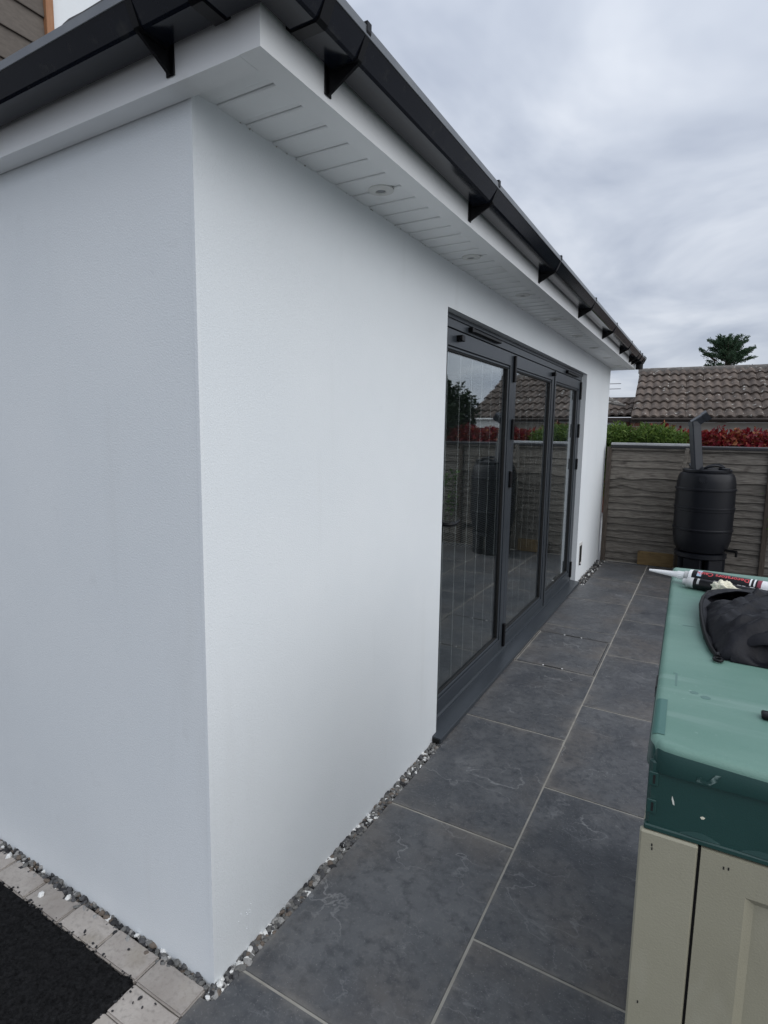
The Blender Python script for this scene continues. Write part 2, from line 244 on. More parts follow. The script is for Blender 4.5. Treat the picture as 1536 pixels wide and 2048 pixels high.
def glassmat():
    m = bpy.data.materials.new('door_glass'); m.use_nodes = True; t = m.node_tree; t.nodes.clear(); L = t.links.new
    o = t.nodes.new('ShaderNodeOutputMaterial'); mx = t.nodes.new('ShaderNodeMixShader'); tr = t.nodes.new('ShaderNodeBsdfTransparent'); gl = t.nodes.new('ShaderNodeBsdfGlossy')
    tr.inputs['Color'].default_value = (0.91, 0.94, 0.94, 1); gl.inputs['Roughness'].default_value = 0.0; gl.inputs['Color'].default_value = (0.93, 0.96, 0.97, 1)
    f = t.nodes.new('ShaderNodeFresnel'); f.inputs['IOR'].default_value = 1.5
    ge = t.nodes.new('ShaderNodeNewGeometry'); io = t.nodes.new('ShaderNodeMapRange'); io.inputs['To Min'].default_value = 1.5; io.inputs['To Max'].default_value = 1 / 1.5; L(ge.outputs['Backfacing'], io.inputs['Value']); L(io.outputs[0], f.inputs['IOR'])
    mu = t.nodes.new('ShaderNodeMath'); mu.operation = 'MULTIPLY'; mu.inputs[1].default_value = 1.9; mu.use_clamp = True
    n = t.nodes.new('ShaderNodeTexNoise'); n.inputs['Scale'].default_value = 1.3; bp = t.nodes.new('ShaderNodeBump'); bp.inputs['Distance'].default_value = 0.0006
    L(n.outputs['Fac'], bp.inputs['Height']); L(bp.outputs[0], gl.inputs['Normal'])
    L(f.outputs[0], mu.inputs[0]); L(mu.outputs[0], mx.inputs[0]); L(tr.outputs[0], mx.inputs[1]); L(gl.outputs[0], mx.inputs[2]); L(mx.outputs[0], o.inputs['Surface'])
    return m
M['glass'] = glassmat()

# ------------------------------------------------------------------ mesh helpers
class MB:
    """collects vertices and faces (with a material slot each) for ONE mesh object"""
    def __init__(s): s.v = []; s.f = []; s.mi = []
    def add(s, vs, fs, mi=0):
        o = len(s.v); s.v += [tuple(p) for p in vs]; s.f += [tuple(i + o for i in f) for f in fs]; s.mi += [mi] * len(fs); return s
    def box(s, x0, x1, y0, y1, z0, z1, bev=0.0, mi=0, rot=None, piv=None):
        if bev > 0:
            bm = bmesh.new(); bmesh.ops.create_cube(bm, size=1)
            for v in bm.verts: v.co = Vector(((x0 + x1) / 2 + v.co.x * (x1 - x0), (y0 + y1) / 2 + v.co.y * (y1 - y0), (z0 + z1) / 2 + v.co.z * (z1 - z0)))
            bmesh.ops.bevel(bm, geom=bm.edges[:], offset=bev, segments=1, affect='EDGES', clamp_overlap=True)
            bm.verts.index_update(); vs = [v.co.copy() for v in bm.verts]; fs = [[v.index for v in f.verts] for f in bm.faces]; bm.free()
        else:
            vs = [Vector(p) for p in ((x0, y0, z0), (x1, y0, z0), (x1, y1, z0), (x0, y1, z0), (x0, y0, z1), (x1, y0, z1), (x1, y1, z1), (x0, y1, z1))]
            fs = [(0, 3, 2, 1), (4, 5, 6, 7), (0, 1, 5, 4), (1, 2, 6, 5), (2, 3, 7, 6), (3, 0, 4, 7)]
        if rot:
            p = Vector(piv or (0, 0, 0)); vs = [rot @ (v - p) + p for v in vs]
        return s.add(vs, fs, mi)
    def prism(s, poly, z0, z1, mi=0):
        n = len(poly); vs = [(x, y, z0) for x, y in poly] + [(x, y, z1) for x, y in poly]
        return s.add(vs, [tuple(range(n))[::-1], tuple(range(n, 2 * n))] + [(i, (i + 1) % n, n + (i + 1) % n, n + i) for i in range(n)], mi)
    def extrude(s, prof, p0, p1, U, V, mi=0, closed=True, cap=True):
        """profile (u,v) in axes U,V swept from p0 to p1"""
        n = len(prof); p0 = Vector(p0); p1 = Vector(p1); U = Vector(U); V = Vector(V)
        vs = [p0 + U * a + V * b for a, b in prof] + [p1 + U * a + V * b for a, b in prof]
        fs = [(i, (i + 1) % n, n + (i + 1) % n, n + i) for i in range(n if closed else n - 1)]
        if cap and closed: fs += [tuple(range(n))[::-1], tuple(range(n, 2 * n))]
        return s.add(vs, fs, mi)
    def tube(s, pts, r, seg=8, mi=0, cap=True):
        pts = [Vector(p) for p in pts]; rs = r if isinstance(r, (list, tuple)) else [r] * len(pts); vs = []; prev = None
        for i, p in enumerate(pts):
            d = (pts[min(i + 1, len(pts) - 1)] - pts[max(i - 1, 0)]).normalized()
            a = prev if prev else (Vector((0, 0, 1)) if abs(d.z) < 0.9 else Vector((1, 0, 0)))
            u = (a - d * a.dot(d)).normalized(); prev = u; v = d.cross(u)
            vs += [p + (u * math.cos(2 * math.pi * k / seg) + v * math.sin(2 * math.pi * k / seg)) * rs[i] for k in range(seg)]
        fs = [(i * seg + k, i * seg + (k + 1) % seg, (i + 1) * seg + (k + 1) % seg, (i + 1) * seg + k) for i in range(len(pts) - 1) for k in range(seg)]
        if cap: fs += [tuple(range(seg))[::-1], tuple(range((len(pts) - 1) * seg, len(pts) * seg))]
        return s.add(vs, fs, mi)
    def lathe(s, prof, c, seg=32, mi=0, cap=True):
        vs = [(c[0] + r * math.cos(2 * math.pi * k / seg), c[1] + r * math.sin(2 * math.pi * k / seg), c[2] + z) for r, z in prof for k in range(seg)]
        fs = [(i * seg + k, i * seg + (k + 1) % seg, (i + 1) * seg + (k + 1) % seg, (i + 1) * seg + k) for i in range(len(prof) - 1) for k in range(seg)]
        if cap: fs += [tuple(range(seg))[::-1], tuple(range((len(prof) - 1) * seg, len(prof) * seg))]
        return s.add(vs, fs, mi)
    def mesh(s, name, mats, off=(0, 0, 0), smooth=None):
        me = bpy.data.meshes.new(name); o = Vector(off)
        me.from_pydata([tuple(Vector(p) - o) for p in s.v], [], s.f)
        for m in (mats if isinstance(mats, (list, tuple)) else [mats]): me.materials.append(m)
        if len(me.materials) > 1: me.polygons.foreach_set('material_index', s.mi)
        me.update()
        bm = bmesh.new(); bm.from_mesh(me); bmesh.ops.recalc_face_normals(bm, faces=bm.faces[:]); bm.to_mesh(me); bm.free()
        if smooth is not None:
            me.polygons.foreach_set('use_smooth', [True] * len(me.polygons)); me.set_sharp_from_angle(angle=R(smooth))
        return me
def link(name, me, parent=None, loc=(0, 0, 0)):
    o = bpy.data.objects.new(name, me); C.objects.link(o); o.location = loc
    if parent: o.parent = parent
    return o
def wloc(o):
    v = Vector((0, 0, 0))
    while o: v += o.location; o = o.parent
    return v
def part(name, mb, m, parent, smooth=None, world=True, raw=False):
    """mesh given in world coordinates (or the parent's own with world=False), its origin in the middle of its base"""
    off = wloc(parent) if (world and parent) else Vector((0, 0, 0))
    if not world and parent:
        q = parent
        while q.parent: off += q.location; q = q.parent
    xs = [p[0] for p in mb.v]; ys = [p[1] for p in mb.v]; zs = [p[2] for p in mb.v]
    c = Vector((0, 0, 0)) if raw else Vector(((min(xs) + max(xs)) / 2, (min(ys) + max(ys)) / 2, min(zs)))
    if raw: c = off
    return link(name, mb.mesh(name, m, c, smooth), parent, c - off)
def tag(o, label=None, cat=None, group=None, kind=None):
    if label: o['label'] = label
    if cat: o['category'] = cat
    if group: o['group'] = group
    if kind: o['kind'] = kind
    return o
def thing(name, loc, label, cat, group=None, rz=0):
    o = bpy.data.objects.new(name, None); C.objects.link(o); o.location = loc; o.rotation_euler = (0, 0, rz); o.empty_display_size = 0.2
    return tag(o, label, cat, group)
def fbm(x, y, z=0.0, o=4): return noise.fractal((x, y, z), 1.0, 2.0, o)

# ================================================================== SETTING: ground
mb = MB()
S = 900
mb.add([(-S, -S, -0.10), (S, -S, -0.10), (S, S, -0.10), (-S, S, -0.10)], [(0, 1, 2, 3)])
tag(part('ground', mb, M['lawn'], None), kind='structure')
mb = MB(); bed = [(-0.008, -1.8), (3.02, -1.8), (3.02, 6.52), (0.034 + .0105 * 6.52, 6.52), (0.034 + .0105 * 5.108, 5.108), (0.030, 5.108), (0.030, 1.497), (0.034 + .0105 * 1.497, 1.497), (0.034, -0.030), (0.018, -0.043), (-0.008, -0.046)]
mb.prism(bed, -0.095, -0.0018)
patio = tag(part('patio', mb, M['grout'], None), kind='structure')
G = 0.0036                                                     # half a joint
def edge_x(y): return 0.034 + 0.0105 * max(y, 0)
SILL0, SILL1 = 1.497, 5.108
def left_edge(a, b):
    """points of a slab's wall-side edge from b back to a, notched to run under the door sill"""
    pts = []
    def at(y): return 0.030 if SILL0 < y < SILL1 else edge_x(y)
    pts.append((at(b), b))
    for y in (SILL1, SILL0):
        if a < y < b:
            q = [(0.030, y), (edge_x(y), y)]; pts += q if y == SILL0 else q[::-1]
    pts.append((at(a), a)); return pts
def slab(poly, name='slab', dz=0.0):
    """bevelled slab from an outline"""
    cx = sum(p[0] for p in poly) / len(poly); cy = sum(p[1] for p in poly) / len(poly)
    bm = bmesh.new(); vs = [bm.verts.new((x, y, -0.012)) for x, y in poly]; f = bm.faces.new(vs)
    if f.normal.z > 0 or True:
        r = bmesh.ops.extrude_face_region(bm, geom=[f]); up = [g for g in r['geom'] if isinstance(g, bmesh.types.BMVert)]
        for v in up: v.co.z = 0.0
    tops = [e for e in bm.edges if all(abs(v.co.z) < 1e-6 for v in e.verts)]
    bmesh.ops.bevel(bm, geom=tops, offset=0.0016, segments=2, affect='EDGES'); bmesh.ops.recalc_face_normals(bm, faces=bm.faces[:])
    for v in bm.verts: v.co -= Vector((cx, cy, 0))
    me = bpy.data.meshes.new(name); bm.to_mesh(me); bm.free(); me.materials.append(M['slab'])
    o = link(name, me, patio, Vector((cx, cy, dz)) - patio.location); o.rotation_euler = (rnd.uniform(-.0006, .0006), rnd.uniform(-.0006, .0006), 0); return o
XM = 0.5723; Y0 = 0.9758; LT = 0.9
x0, x1 = XM + G, XM + 0.6 - G
for k in range(-3, 7):                                          # row beside the wall, cut round its corner
    a, b = Y0 + LT * k + G, Y0 + LT * (k + 1) - G
    a = max(a, -1.8); b = min(b, 6.48)
    if b - a < 0.05: continue
    if k == 2: continue                                        # the recessed inspection cover lies here
    if a < -0.05 and b > 0: slab([(-0.008, a), (XM - G, a), (XM - G, b), (edge_x(b), b), (edge_x(0), -0.030), (0.018, -0.043), (-0.008, -0.046)])
    elif b < 0: slab([(-0.008, a), (XM - G, a), (XM - G, b), (-0.008, b)])
    else: slab([(XM - G, a), (XM - G, b)] + left_edge(a, b))
slab([(.03, 3.482), (XM - G, 3.482), (XM - G, 3.6758 - G), (.03, 3.6758 - G)])     # cut strip beyond the cover
for r in range(1, 5):
    xa, xb = XM + 0.6 * (r - 1) + G, XM + 0.6 * r - G
    for k in range(-4, 7):
        a = Y0 + LT * k + (LT / 2 if r % 2 else 0) + G; b = a + LT - 2 * G
        a = max(a, -1.8); b = min(b, 6.48)
        if b - a > 0.04: slab([(xa, a), (xb, a), (xb, b), (xa, b)])
# recessed inspection cover with its two lifting slots
cov = thing('inspection_cover', (0.30, 3.13, 0), 'recessed inspection cover tiled with a slate slab beside the door sill, two lifting slots', 'drain cover')
cx0, cx1, cy0, cy1 = 0.060, 0.552, 2.798, 3.468
mb = MB(); mb.prism([(cx0, cy0), (cx1, cy0), (cx1, cy1), (cx0, cy1)], -0.010, -0.0008)
for f in range(1): pass
part('slab', mb, M['slab'], cov)
for n_, (xa, xb, ya, yb) in (('frame', (cx0 - .003, cx1 + .003, cy0 - .0095, cy0 - .0065)), ('frame', (cx0 - .003, cx1 + .003, cy1 + .0065, cy1 + .0095)), ('frame', (cx1 + .0065, cx1 + .0095, cy0 - .0065, cy1 + .0065)), ('frame', (cx0 - .0095, cx0 - .0065, cy0 - .0065, cy1 + .0065))):
    part(n_, MB().box(xa, xb, ya, yb, -0.011, 0.0004), M['steel'], cov)
for yy in (cy0 - .004, cy1 + .004):
    part('gap', MB().box(cx0, cx1, yy - .0024, yy + .0024, -0.0115, -0.0012), M['gasket'], cov)
    s_ = part('lifting_slot', MB().box(0.235, 0.365, yy - .0075, yy + .0075, -0.0115, -0.0008 + 0.0012, 0.001), M['gasket'], cov)
    for xx in (0.238, 0.362): part('screw', MB().lathe([(0.006, 0), (0.006, .0016), (0.003, .0028)], (xx, yy, 0.0002), 10), M['white_plastic'], s_)
part('gap', MB().box(.047, cx0 - .0096, cy0 - .0064, cy1 + .0064, -0.0016, -0.0010), M['gasket'], cov)
part('gap', MB().box(cx1 + .0012, cx1 + .0060, cy0, cy1, -0.0115, -0.0012), M['gasket'], cov)
# narrow grout strip along the cover row (cut slab edge)
slab([(.03, 2.7758 + G), (XM - G, 2.7758 + G), (XM - G, 2.7885), (.03, 2.7885)])
slab([(0.5625, 2.789), (XM - G, 2.789), (XM - G, 3.4765), (0.5625, 3.4765)])

# tarmac drive, paving border of setts
mb = MB(); mb.add([(-6, -5, -0.03), (-0.008, -5, -0.03), (-0.008, -0.02, -0.03), (-6, -0.02, -0.03)], [(0, 1, 2, 3)])
border = tag(part('paving_border', mb, M['earth'], None), kind='structure')
def sett(xa, xb, ya, yb):
    bm = bmesh.new(); bmesh.ops.create_cube(bm, size=1); g = 0.0016
    for v in bm.verts:
        v.co = Vector((v.co.x * (xb - xa - 2 * g), v.co.y * (yb - ya - 2 * g), v.co.z * 0.05 - 0.025))
    bmesh.ops.bevel(bm, geom=[e for e in bm.edges], offset=0.0045, segments=2, affect='EDGES')
    bmesh.ops.subdivide_edges(bm, edges=[e for e in bm.edges if e.calc_length() > 0.05], cuts=3, use_grid_fill=True)
    sd = rnd.uniform(0, 99)
    for v in bm.verts:
        n_ = noise.noise_vector((v.co.x * 40 + sd, v.co.y * 40, v.co.z * 40)); v.co += n_ * 0.0016
    me = bpy.data.meshes.new('sett'); bm.to_mesh(me); bm.free(); me.materials.append(M['sett']); me.polygons.foreach_set('use_smooth', [True] * len(me.polygons)); me.set_sharp_from_angle(angle=R(50))
    o = link('sett', me, border, Vector(((xa + xb) / 2, (ya + yb) / 2, rnd.uniform(-.001, .001))) - border.location)
    o.rotation_euler = (rnd.uniform(-.006, .006), rnd.uniform(-.006, .006), rnd.uniform(-.006, .006))
for i in range(14): sett(-0.0095 - 0.1895 * (i + 1), -0.0095 - 0.1895 * i, -0.113 - 0.0005 * i, -0.0185 - 0.0012 * i)
for i in range(14): sett(-0.199, -0.0095, -0.113 - 0.096 * (i + 1), -0.113 - 0.096 * i)
nx, ny = 230, 170; mb = MB(); vs = []; fs = []
X0, X1, Y1_, Y0_ = -1.75, -0.19, -0.105, -1.25
for j in range(ny + 1):
    for i in range(nx + 1):
        x = X0 + (X1 - X0) * i / nx; y = Y0_ + (Y1_ - Y0_) * j / ny
        ex = -0.199 + 0.006 * fbm(y * 30, 3.1) + 0.004 * fbm(y * 110, 8.1); ey = -0.116 + 0.0005 * x * 8 + 0.007 * fbm(x * 30, 7.7) + 0.005 * fbm(x * 110, 2.2)
        d = min(ex + .003 - x, ey + .004 - y)
        z = 0.0055 + 0.0045 * fbm(x * 55, y * 55, 1) + 0.006 * fbm(x * 120, y * 120, 5)
        if d < 0.010: z = max(z * .5, .0012) if d > .002 else .0010
        if d < 0: z = -0.012 - min(-d, 0.02)
        vs.append((x, y, z))
fs = [(j * (nx + 1) + i, j * (nx + 1) + i + 1, (j + 1) * (nx + 1) + i + 1, (j + 1) * (nx + 1) + i) for j in range(ny) for i in range(nx)]
mb.add(vs, fs); mb.add([(-6, -5, -0.001), (-0.2, -5, -0.001), (-0.2, -1.245, -0.001), (-6, -1.245, -0.001)], [(0, 1, 2, 3)])
mb.add([(-6, -1.245, -0.001), (-1.745, -1.245, -0.001), (-1.745, -0.12, -0.001), (-6, -0.12, -0.001)], [(0, 1, 2, 3)])
tag(part('tarmac', mb, M['tarmac'], None, smooth=60), kind='structure')
def stone(mb, c, r, mi):
    """rough broken pebble: a jittered icosahedron"""
    t = (1 + 5 ** .5) / 2; base = [(-1, t, 0), (1, t, 0), (-1, -t, 0), (1, -t, 0), (0, -1, t), (0, 1, t), (0, -1, -t), (0, 1, -t), (t, 0, -1), (t, 0, 1), (-t, 0, -1), (-t, 0, 1)]
    F = [(0, 11, 5), (0, 5, 1), (0, 1, 7), (0, 7, 10), (0, 10, 11), (1, 5, 9), (5, 11, 4), (11, 10, 2), (10, 7, 6), (7, 1, 8), (3, 9, 4), (3, 4, 2), (3, 2, 6), (3, 6, 8), (3, 8, 9), (4, 9, 5), (2, 4, 11), (6, 2, 10), (8, 6, 7), (9, 8, 1)]
    q = Matrix.Rotation(rnd.uniform(0, 6.28), 3, 'Z') @ Matrix.Rotation(rnd.uniform(-.7, .7), 3, 'X'); sx, sy, sz = rnd.uniform(.75, 1.35), rnd.uniform(.6, 1.0), rnd.uniform(.45, .8)
    mb.add([q @ Vector((x * sx, y * sy, z * sz)) * (r / 1.9) * rnd.uniform(.78, 1.18) + Vector(c) for x, y, z in base], F, mi)
SM = [M['stone_dark'], M['stone_mid'], M['stone_light'], M['stone_white'], M['stone_black'], M['stone_brown']]
def pick(white=0.12, black=0.12):
    r = rnd.random()
    if r < white: return 3
    if r < white + black: return 4
    return rnd.choice((0, 0, 1, 1, 1, 2, 5))
mb = MB()
for i in range(1500):                                           # along the long wall
    y = rnd.uniform(-0.03, 6.5); lay = rnd.random()
    if 1.50 < y < 5.1: continue
    wht = 0.26 if 0.3 < fbm(y * 1.7, 4.4) + 0.5 else 0.10
    stone(mb, (rnd.uniform(-0.002, edge_x(y) - 0.003), y, -0.022 + 0.020 * lay + rnd.uniform(0, .003)), rnd.uniform(.0065, .0125), pick(wht, .10))
for i in range(620):                                            # denser close to the camera
    y = rnd.uniform(-0.03, 1.5); stone(mb, (rnd.uniform(-0.002, edge_x(y) - 0.002), y, rnd.uniform(-0.010, -0.001)), rnd.uniform(.008, .0155), pick(0.20 if fbm(y * 3, 1.4) > 0 else .04, .08))
for i in range(950):                                            # along the end wall
    x = rnd.uniform(-2.4, 0.03); tarry = fbm(x * 3.0, 9.3) > 0.1
    stone(mb, (x, rnd.uniform(-0.034, 0.003) if x > -.3 else rnd.uniform(-0.040, 0.003), rnd.uniform(-0.020, -0.001)), rnd.uniform(.007, .014), pick(.05, .5 if tarry else .16))
for i in range(40):
    a = rnd.uniform(0, 1.57); stone(mb, (0.005 + 0.028 * math.cos(a) * rnd.random(), -0.005 - 0.032 * rnd.random(), rnd.uniform(-.012, -.001)), rnd.uniform(.007, .012), pick(.2, .05))
mb.add([(-6, -0.05, -0.028), (0.05, -0.05, -0.028), (0.05, 0.02, -0.028), (-6, 0.02, -0.028)], [(0, 1, 2, 3)], 4)
mb.add([(-0.01, 0.02, -0.028), (0.13, 0.02, -0.028), (0.13, 6.5, -0.028), (-0.01, 6.5, -0.028)], [(0, 1, 2, 3)], 4)
tag(part('gravel', mb, SM, None), 'narrow strip of grey and white gravel along the foot of the white wall', 'gravel', kind='stuff')
mb = MB()
for i in range(150):
    t = rnd.random()
    if t < .6: x = rnd.uniform(-1.7, -.2); p = (x, -0.116 + 0.004 * x + abs(rnd.gauss(0, .010)), 0.001)
    else: y = rnd.uniform(-1.1, -.12); p = (-0.2 + abs(rnd.gauss(0, .010)), y, 0.001)
    stone(mb, p, rnd.uniform(.002, .0055), 4)
for p, r in (((-.145, -.135, .002), .007), ((-.118, -.150, .002), .004), ((-.47, -.085, .002), .006), ((-.30, -.055, .002), .006), ((-.66, -.03, .002), .007), ((-.095, -.125, .002), .004), ((-.15, -.155, .002), .0035)): stone(mb, p, r, 4)
tag(part('tarmac_crumbs', mb, SM, None), 'black tarmac crumbs scattered on the paving border', 'crumbs', kind='stuff')
mb = MB(); stone(mb, (-.725, -.075, .004), .012, 3); tag(part('pebble', mb, SM, None), 'single white pebble lying on a beige paving block of the border', 'pebble')

# ================================================================== THE WHITE EXTENSION
H = 2.337; Y1 = 6.627; DA, DB, DT = 1.545, 5.115, 2.137           # wall height, length; door opening
ext = thing('extension', (0, 0, 0), 'white rendered single-storey extension with dark bifold doors and anthracite gutter', 'house')
TH = 0.30
mb = MB(); zb = -0.09
def wquad(a): mb.add(a, [(0, 1, 2, 3)])
mb.prism([(-4, 0), (0, 0), (0, DA), (-TH, DA), (-TH, TH), (-4, TH)], zb, H + .02)
mb.prism([(0, DB), (0, Y1), (-4, Y1), (-4, Y1 - TH), (-TH, Y1 - TH), (-TH, DB)], zb, H + .02)
mb.box(-TH, 0, DA, DB, DT, H + .02)
part('wall', mb, M['render'], ext)
# corner bead: the slightly proud plastered edge
part('corner_bead', MB().extrude([(-0.010, -0.0012), (0.0012, -0.0012), (0.0012, 0.010), (0, 0.010), (0, 0), (-0.010, 0)], (0, 0, -0.02), (0, 0, H), (1, 0, 0), (0, 1, 0)), M['render'], ext)
# room behind the glass
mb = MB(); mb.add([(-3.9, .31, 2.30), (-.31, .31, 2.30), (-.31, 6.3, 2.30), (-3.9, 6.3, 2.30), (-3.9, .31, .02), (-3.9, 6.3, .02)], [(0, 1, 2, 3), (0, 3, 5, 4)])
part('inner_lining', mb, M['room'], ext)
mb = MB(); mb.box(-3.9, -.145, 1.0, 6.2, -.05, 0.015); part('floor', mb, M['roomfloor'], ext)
# soffit: white boards with grooves, trim strip, lighting
FO = 0.2623; TRX = 0.205
yb = -0.062; n = 0; edges = [yb] + [0.08 + 0.1045 * i for i in range(64)]
edges = [e for e in edges if e < Y1 + 0.06] + [Y1 + 0.075]
sb = {}
for a, b in zip(edges, edges[1:]):
    Ln = round(b - a - 0.0040, 4)
    if Ln not in sb:
        sb[Ln] = MB().extrude([(-Ln / 2, .016), (-Ln / 2, .003), (-Ln / 2 + .003, .0002), (Ln / 2 - .022, .0002), (Ln / 2 - .009, .0032), (Ln / 2, .0042), (Ln / 2, .016)], (0, 0, 0), (TRX, 0, 0), (0, 1, 0), (0, 0, 1)).mesh('soffit_board', M['upvc'])
    o = link('soffit_board', sb[Ln], ext, (0.0, (a + b) / 2, H + rnd.uniform(0, .0006)))
part('soffit_backing', MB().box(-0.01, FO - .02, yb + .02, Y1 + .06, H + .0165, H + .026), M['upvc_joint'], ext)
mb = MB()
for i in range(120):                                            # ragged sealant line where soffit meets render
    y = rnd.uniform(0, Y1); stone(mb, (0.001, y, H - .0008), rnd.uniform(.0015, .0035), 0)
part('sealant', mb, M['sealant'], ext)['kind'] = 'stuff'
fas = [(0, 0), (0.0573, 0), (0.0573, 0.135), (0.045, 0.135), (0.045, 0.017), (0, 0.017)]
FZ = 2.3186
part('fascia', MB().extrude([(TRX + a, FZ + b) for a, b in fas], (0, yb, 0), (0, Y1 + .09, 0), (1, 0, 0), (0, 0, 1)), M['upvc'], ext)
part('fascia', MB().extrude([(-b2, z2) for b2, z2 in ((0.004, FZ), (-yb - .0005, FZ), (-yb - .0005, FZ + .135), (0.050, FZ + .135), (0.050, FZ + .017), (0.004, FZ + .017))], (-4.0, 0, 0), (TRX - .0005, 0, 0), (0, 1, 0), (0, 0, 1)), M['upvc'], ext)
part('fascia', MB().box(TRX + .0005, FO + .0006, yb - .0016, yb + .0005, FZ - .0006, FZ + .134), M['upvc'], ext)          # corner cover
part('fascia_joint', MB().box(TRX - .003, FO + .0022, 3.12, 3.15, FZ - .002, FZ + .12, .0008), M['upvc'], ext)
part('fascia', MB().box(-.02, TRX, Y1 + .076, Y1 + .09, FZ, FZ + .13), M['upvc'], ext)
for y in (0.70, 1.53, 2.36, 3.165, 3.955, 4.72, 5.53, 6.35):
    rim = part('downlight', MB().lathe([(0.0415, 0.001), (0.0415, -0.003), (0.036, -0.0018), (0.019, -0.0075), (0.016, -0.004), (0.016, 0.002)], (0.112, y, H), 28), M['white_trim'], ext, smooth=35)
    part('lens', MB().lathe([(0.0001, -.0028), (0.015, -.003)], (0.112, y, H), 20, cap=False), M['lens'], rim)
# gutter (square profile) round the corner
GX, GZ, GY = 0.372, 2.447, -0.170
def gprof(th=0.0025):
    o_ = [(0.000, 0.0), (0.004, -0.050), (0.016, -0.064), (0.076, -0.064), (0.083, -0.060), (0.1075, -0.019), (0.1077, -0.001), (0.106, 0.0)]
    inn = [(0.1035, 0.0), (0.1035, -0.010), (0.081, -0.056), (0.075, -0.061), (0.018, -0.061), (0.007, -0.048), (0.003, 0.0)]
    return o_ + inn
YE = 6.70
k = FO + 0.001
gm = MB().extrude([(k + a, GZ + b) for a, b in gprof()], (0, 0.035, 0), (0, YE, 0), (1, 0, 0), (0, 0, 1))
part('gutter', gm, M['gutter'], ext)
ky = yb - 0.001
part('gutter', MB().extrude([(ky - a, GZ + b) for a, b in gprof()], (-4.0, 0, 0), (0.168, 0, 0), (0, 1, 0), (0, 0, 1)), M['gutter'], ext)
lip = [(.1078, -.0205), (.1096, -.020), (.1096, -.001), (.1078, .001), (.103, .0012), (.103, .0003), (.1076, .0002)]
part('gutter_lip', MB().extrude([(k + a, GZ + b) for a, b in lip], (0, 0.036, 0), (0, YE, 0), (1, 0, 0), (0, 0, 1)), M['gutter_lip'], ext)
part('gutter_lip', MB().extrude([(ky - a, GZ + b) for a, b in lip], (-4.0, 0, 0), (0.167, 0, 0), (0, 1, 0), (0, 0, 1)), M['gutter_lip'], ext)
# the angle piece, mitred
pr_ = gprof(); n = len(pr_); mb = MB()
A = [(k + a, 0.035, GZ + b) for a, b in pr_]; B = [(k + a, ky - a, GZ + b) for a, b in pr_]; D = [(0.168, ky - a, GZ + b) for a, b in pr_]
mb.add(A + B + D, [(i, (i + 1) % n, n + (i + 1) % n, n + i) for i in range(n)] + [(n + i, n + (i + 1) % n, 2 * n + (i + 1) % n, 2 * n + i) for i in range(n)])
part('gutter_angle', mb, M['gutter'], ext)
def clip(axis, t, wide=0.018, plate=True, fat=0.004):
    """bracket: strap round the gutter, arm and fascia plate with its gusset"""
    mb = MB(); f = fat
    st = [(-0.000, -0.004), (0.002, -0.052 - f), (0.015, -0.064 - f), (0.079, -0.064 - f), (0.085 + f * .8, -0.062), (0.1080 + f, -0.011), (0.1082 + f, 0.008), (0.100, 0.008), (0.100, 0.004), (0.1068, 0.004), (0.1068, -0.011), (0.082, -0.0595), (0.0755, -0.0625), (0.017, -0.0625), (0.006, -0.050), (0.004, -0.004)]
    gus = [(0.000, 0.0), (0.000, -0.112), (0.006, -0.112), (0.086, -0.0645 - f), (0.016, -0.0645 - f), (0.004, -0.050)]
    if axis == 'y': P = lambda a, b, y: (k + a, y, GZ + b)
    else: P = lambda a, b, x: (x, ky - a, GZ + b)
    for prof, w_ in ((st, wide), (gus, wide * .45 if plate else 0)):
        if w_ == 0: continue
        m_ = len(prof); vs = [P(a, b, t - w_ / 2) for a, b in prof] + [P(a, b, t + w_ / 2) for a, b in prof]
        mb.add(vs, [tuple(range(m_))[::-1], tuple(range(m_, 2 * m_))] + [(i, (i + 1) % m_, m_ + (i + 1) % m_, m_ + i) for i in range(m_)])
    if plate:
        if axis == 'y': mb.box(k - .001, k + .003, t - .013, t + .013, GZ - .114, GZ - .002, .001)
        else: mb.box(t - .013, t + .013, ky - .003, ky + .001, GZ - .114, GZ - .002, .001)
    return part('gutter_bracket', mb, M['black_plastic'], ext)
for y in (0.172, 1.10, 2.118, 3.179, 4.197, 5.274, 6.05): clip('y', y)
for x in (0.005, -1.0, -2.05, -3.1): clip('x', x)
clip('y', 0.030, .030, False, .0045); clip('x', 0.172, .030, False, .0045)
for y, w_ in ((6.28, .03), (6.55, .05), (6.69, .035)): clip('y', y, w_, y == 6.28, .006)
part('running_outlet', MB().lathe([(0.040, 0), (0.040, .06), (0.048, .065), (0.048, .085)], (k + .05, 6.62, GZ - .135), 20), M['black_plastic'], ext, smooth=30)
part('gutter_end_cap', MB().extrude([(k + a * 1.02, GZ + b * 1.03) for a, b in ((0, 0), (0.004, -.05), (.016, -.064), (.076, -.064), (.083, -.060), (.1075, -.011), (.1075, 0.003))], (0, YE, 0), (0, YE + .012, 0), (1, 0, 0), (0, 0, 1)), M['black_plastic'], ext)
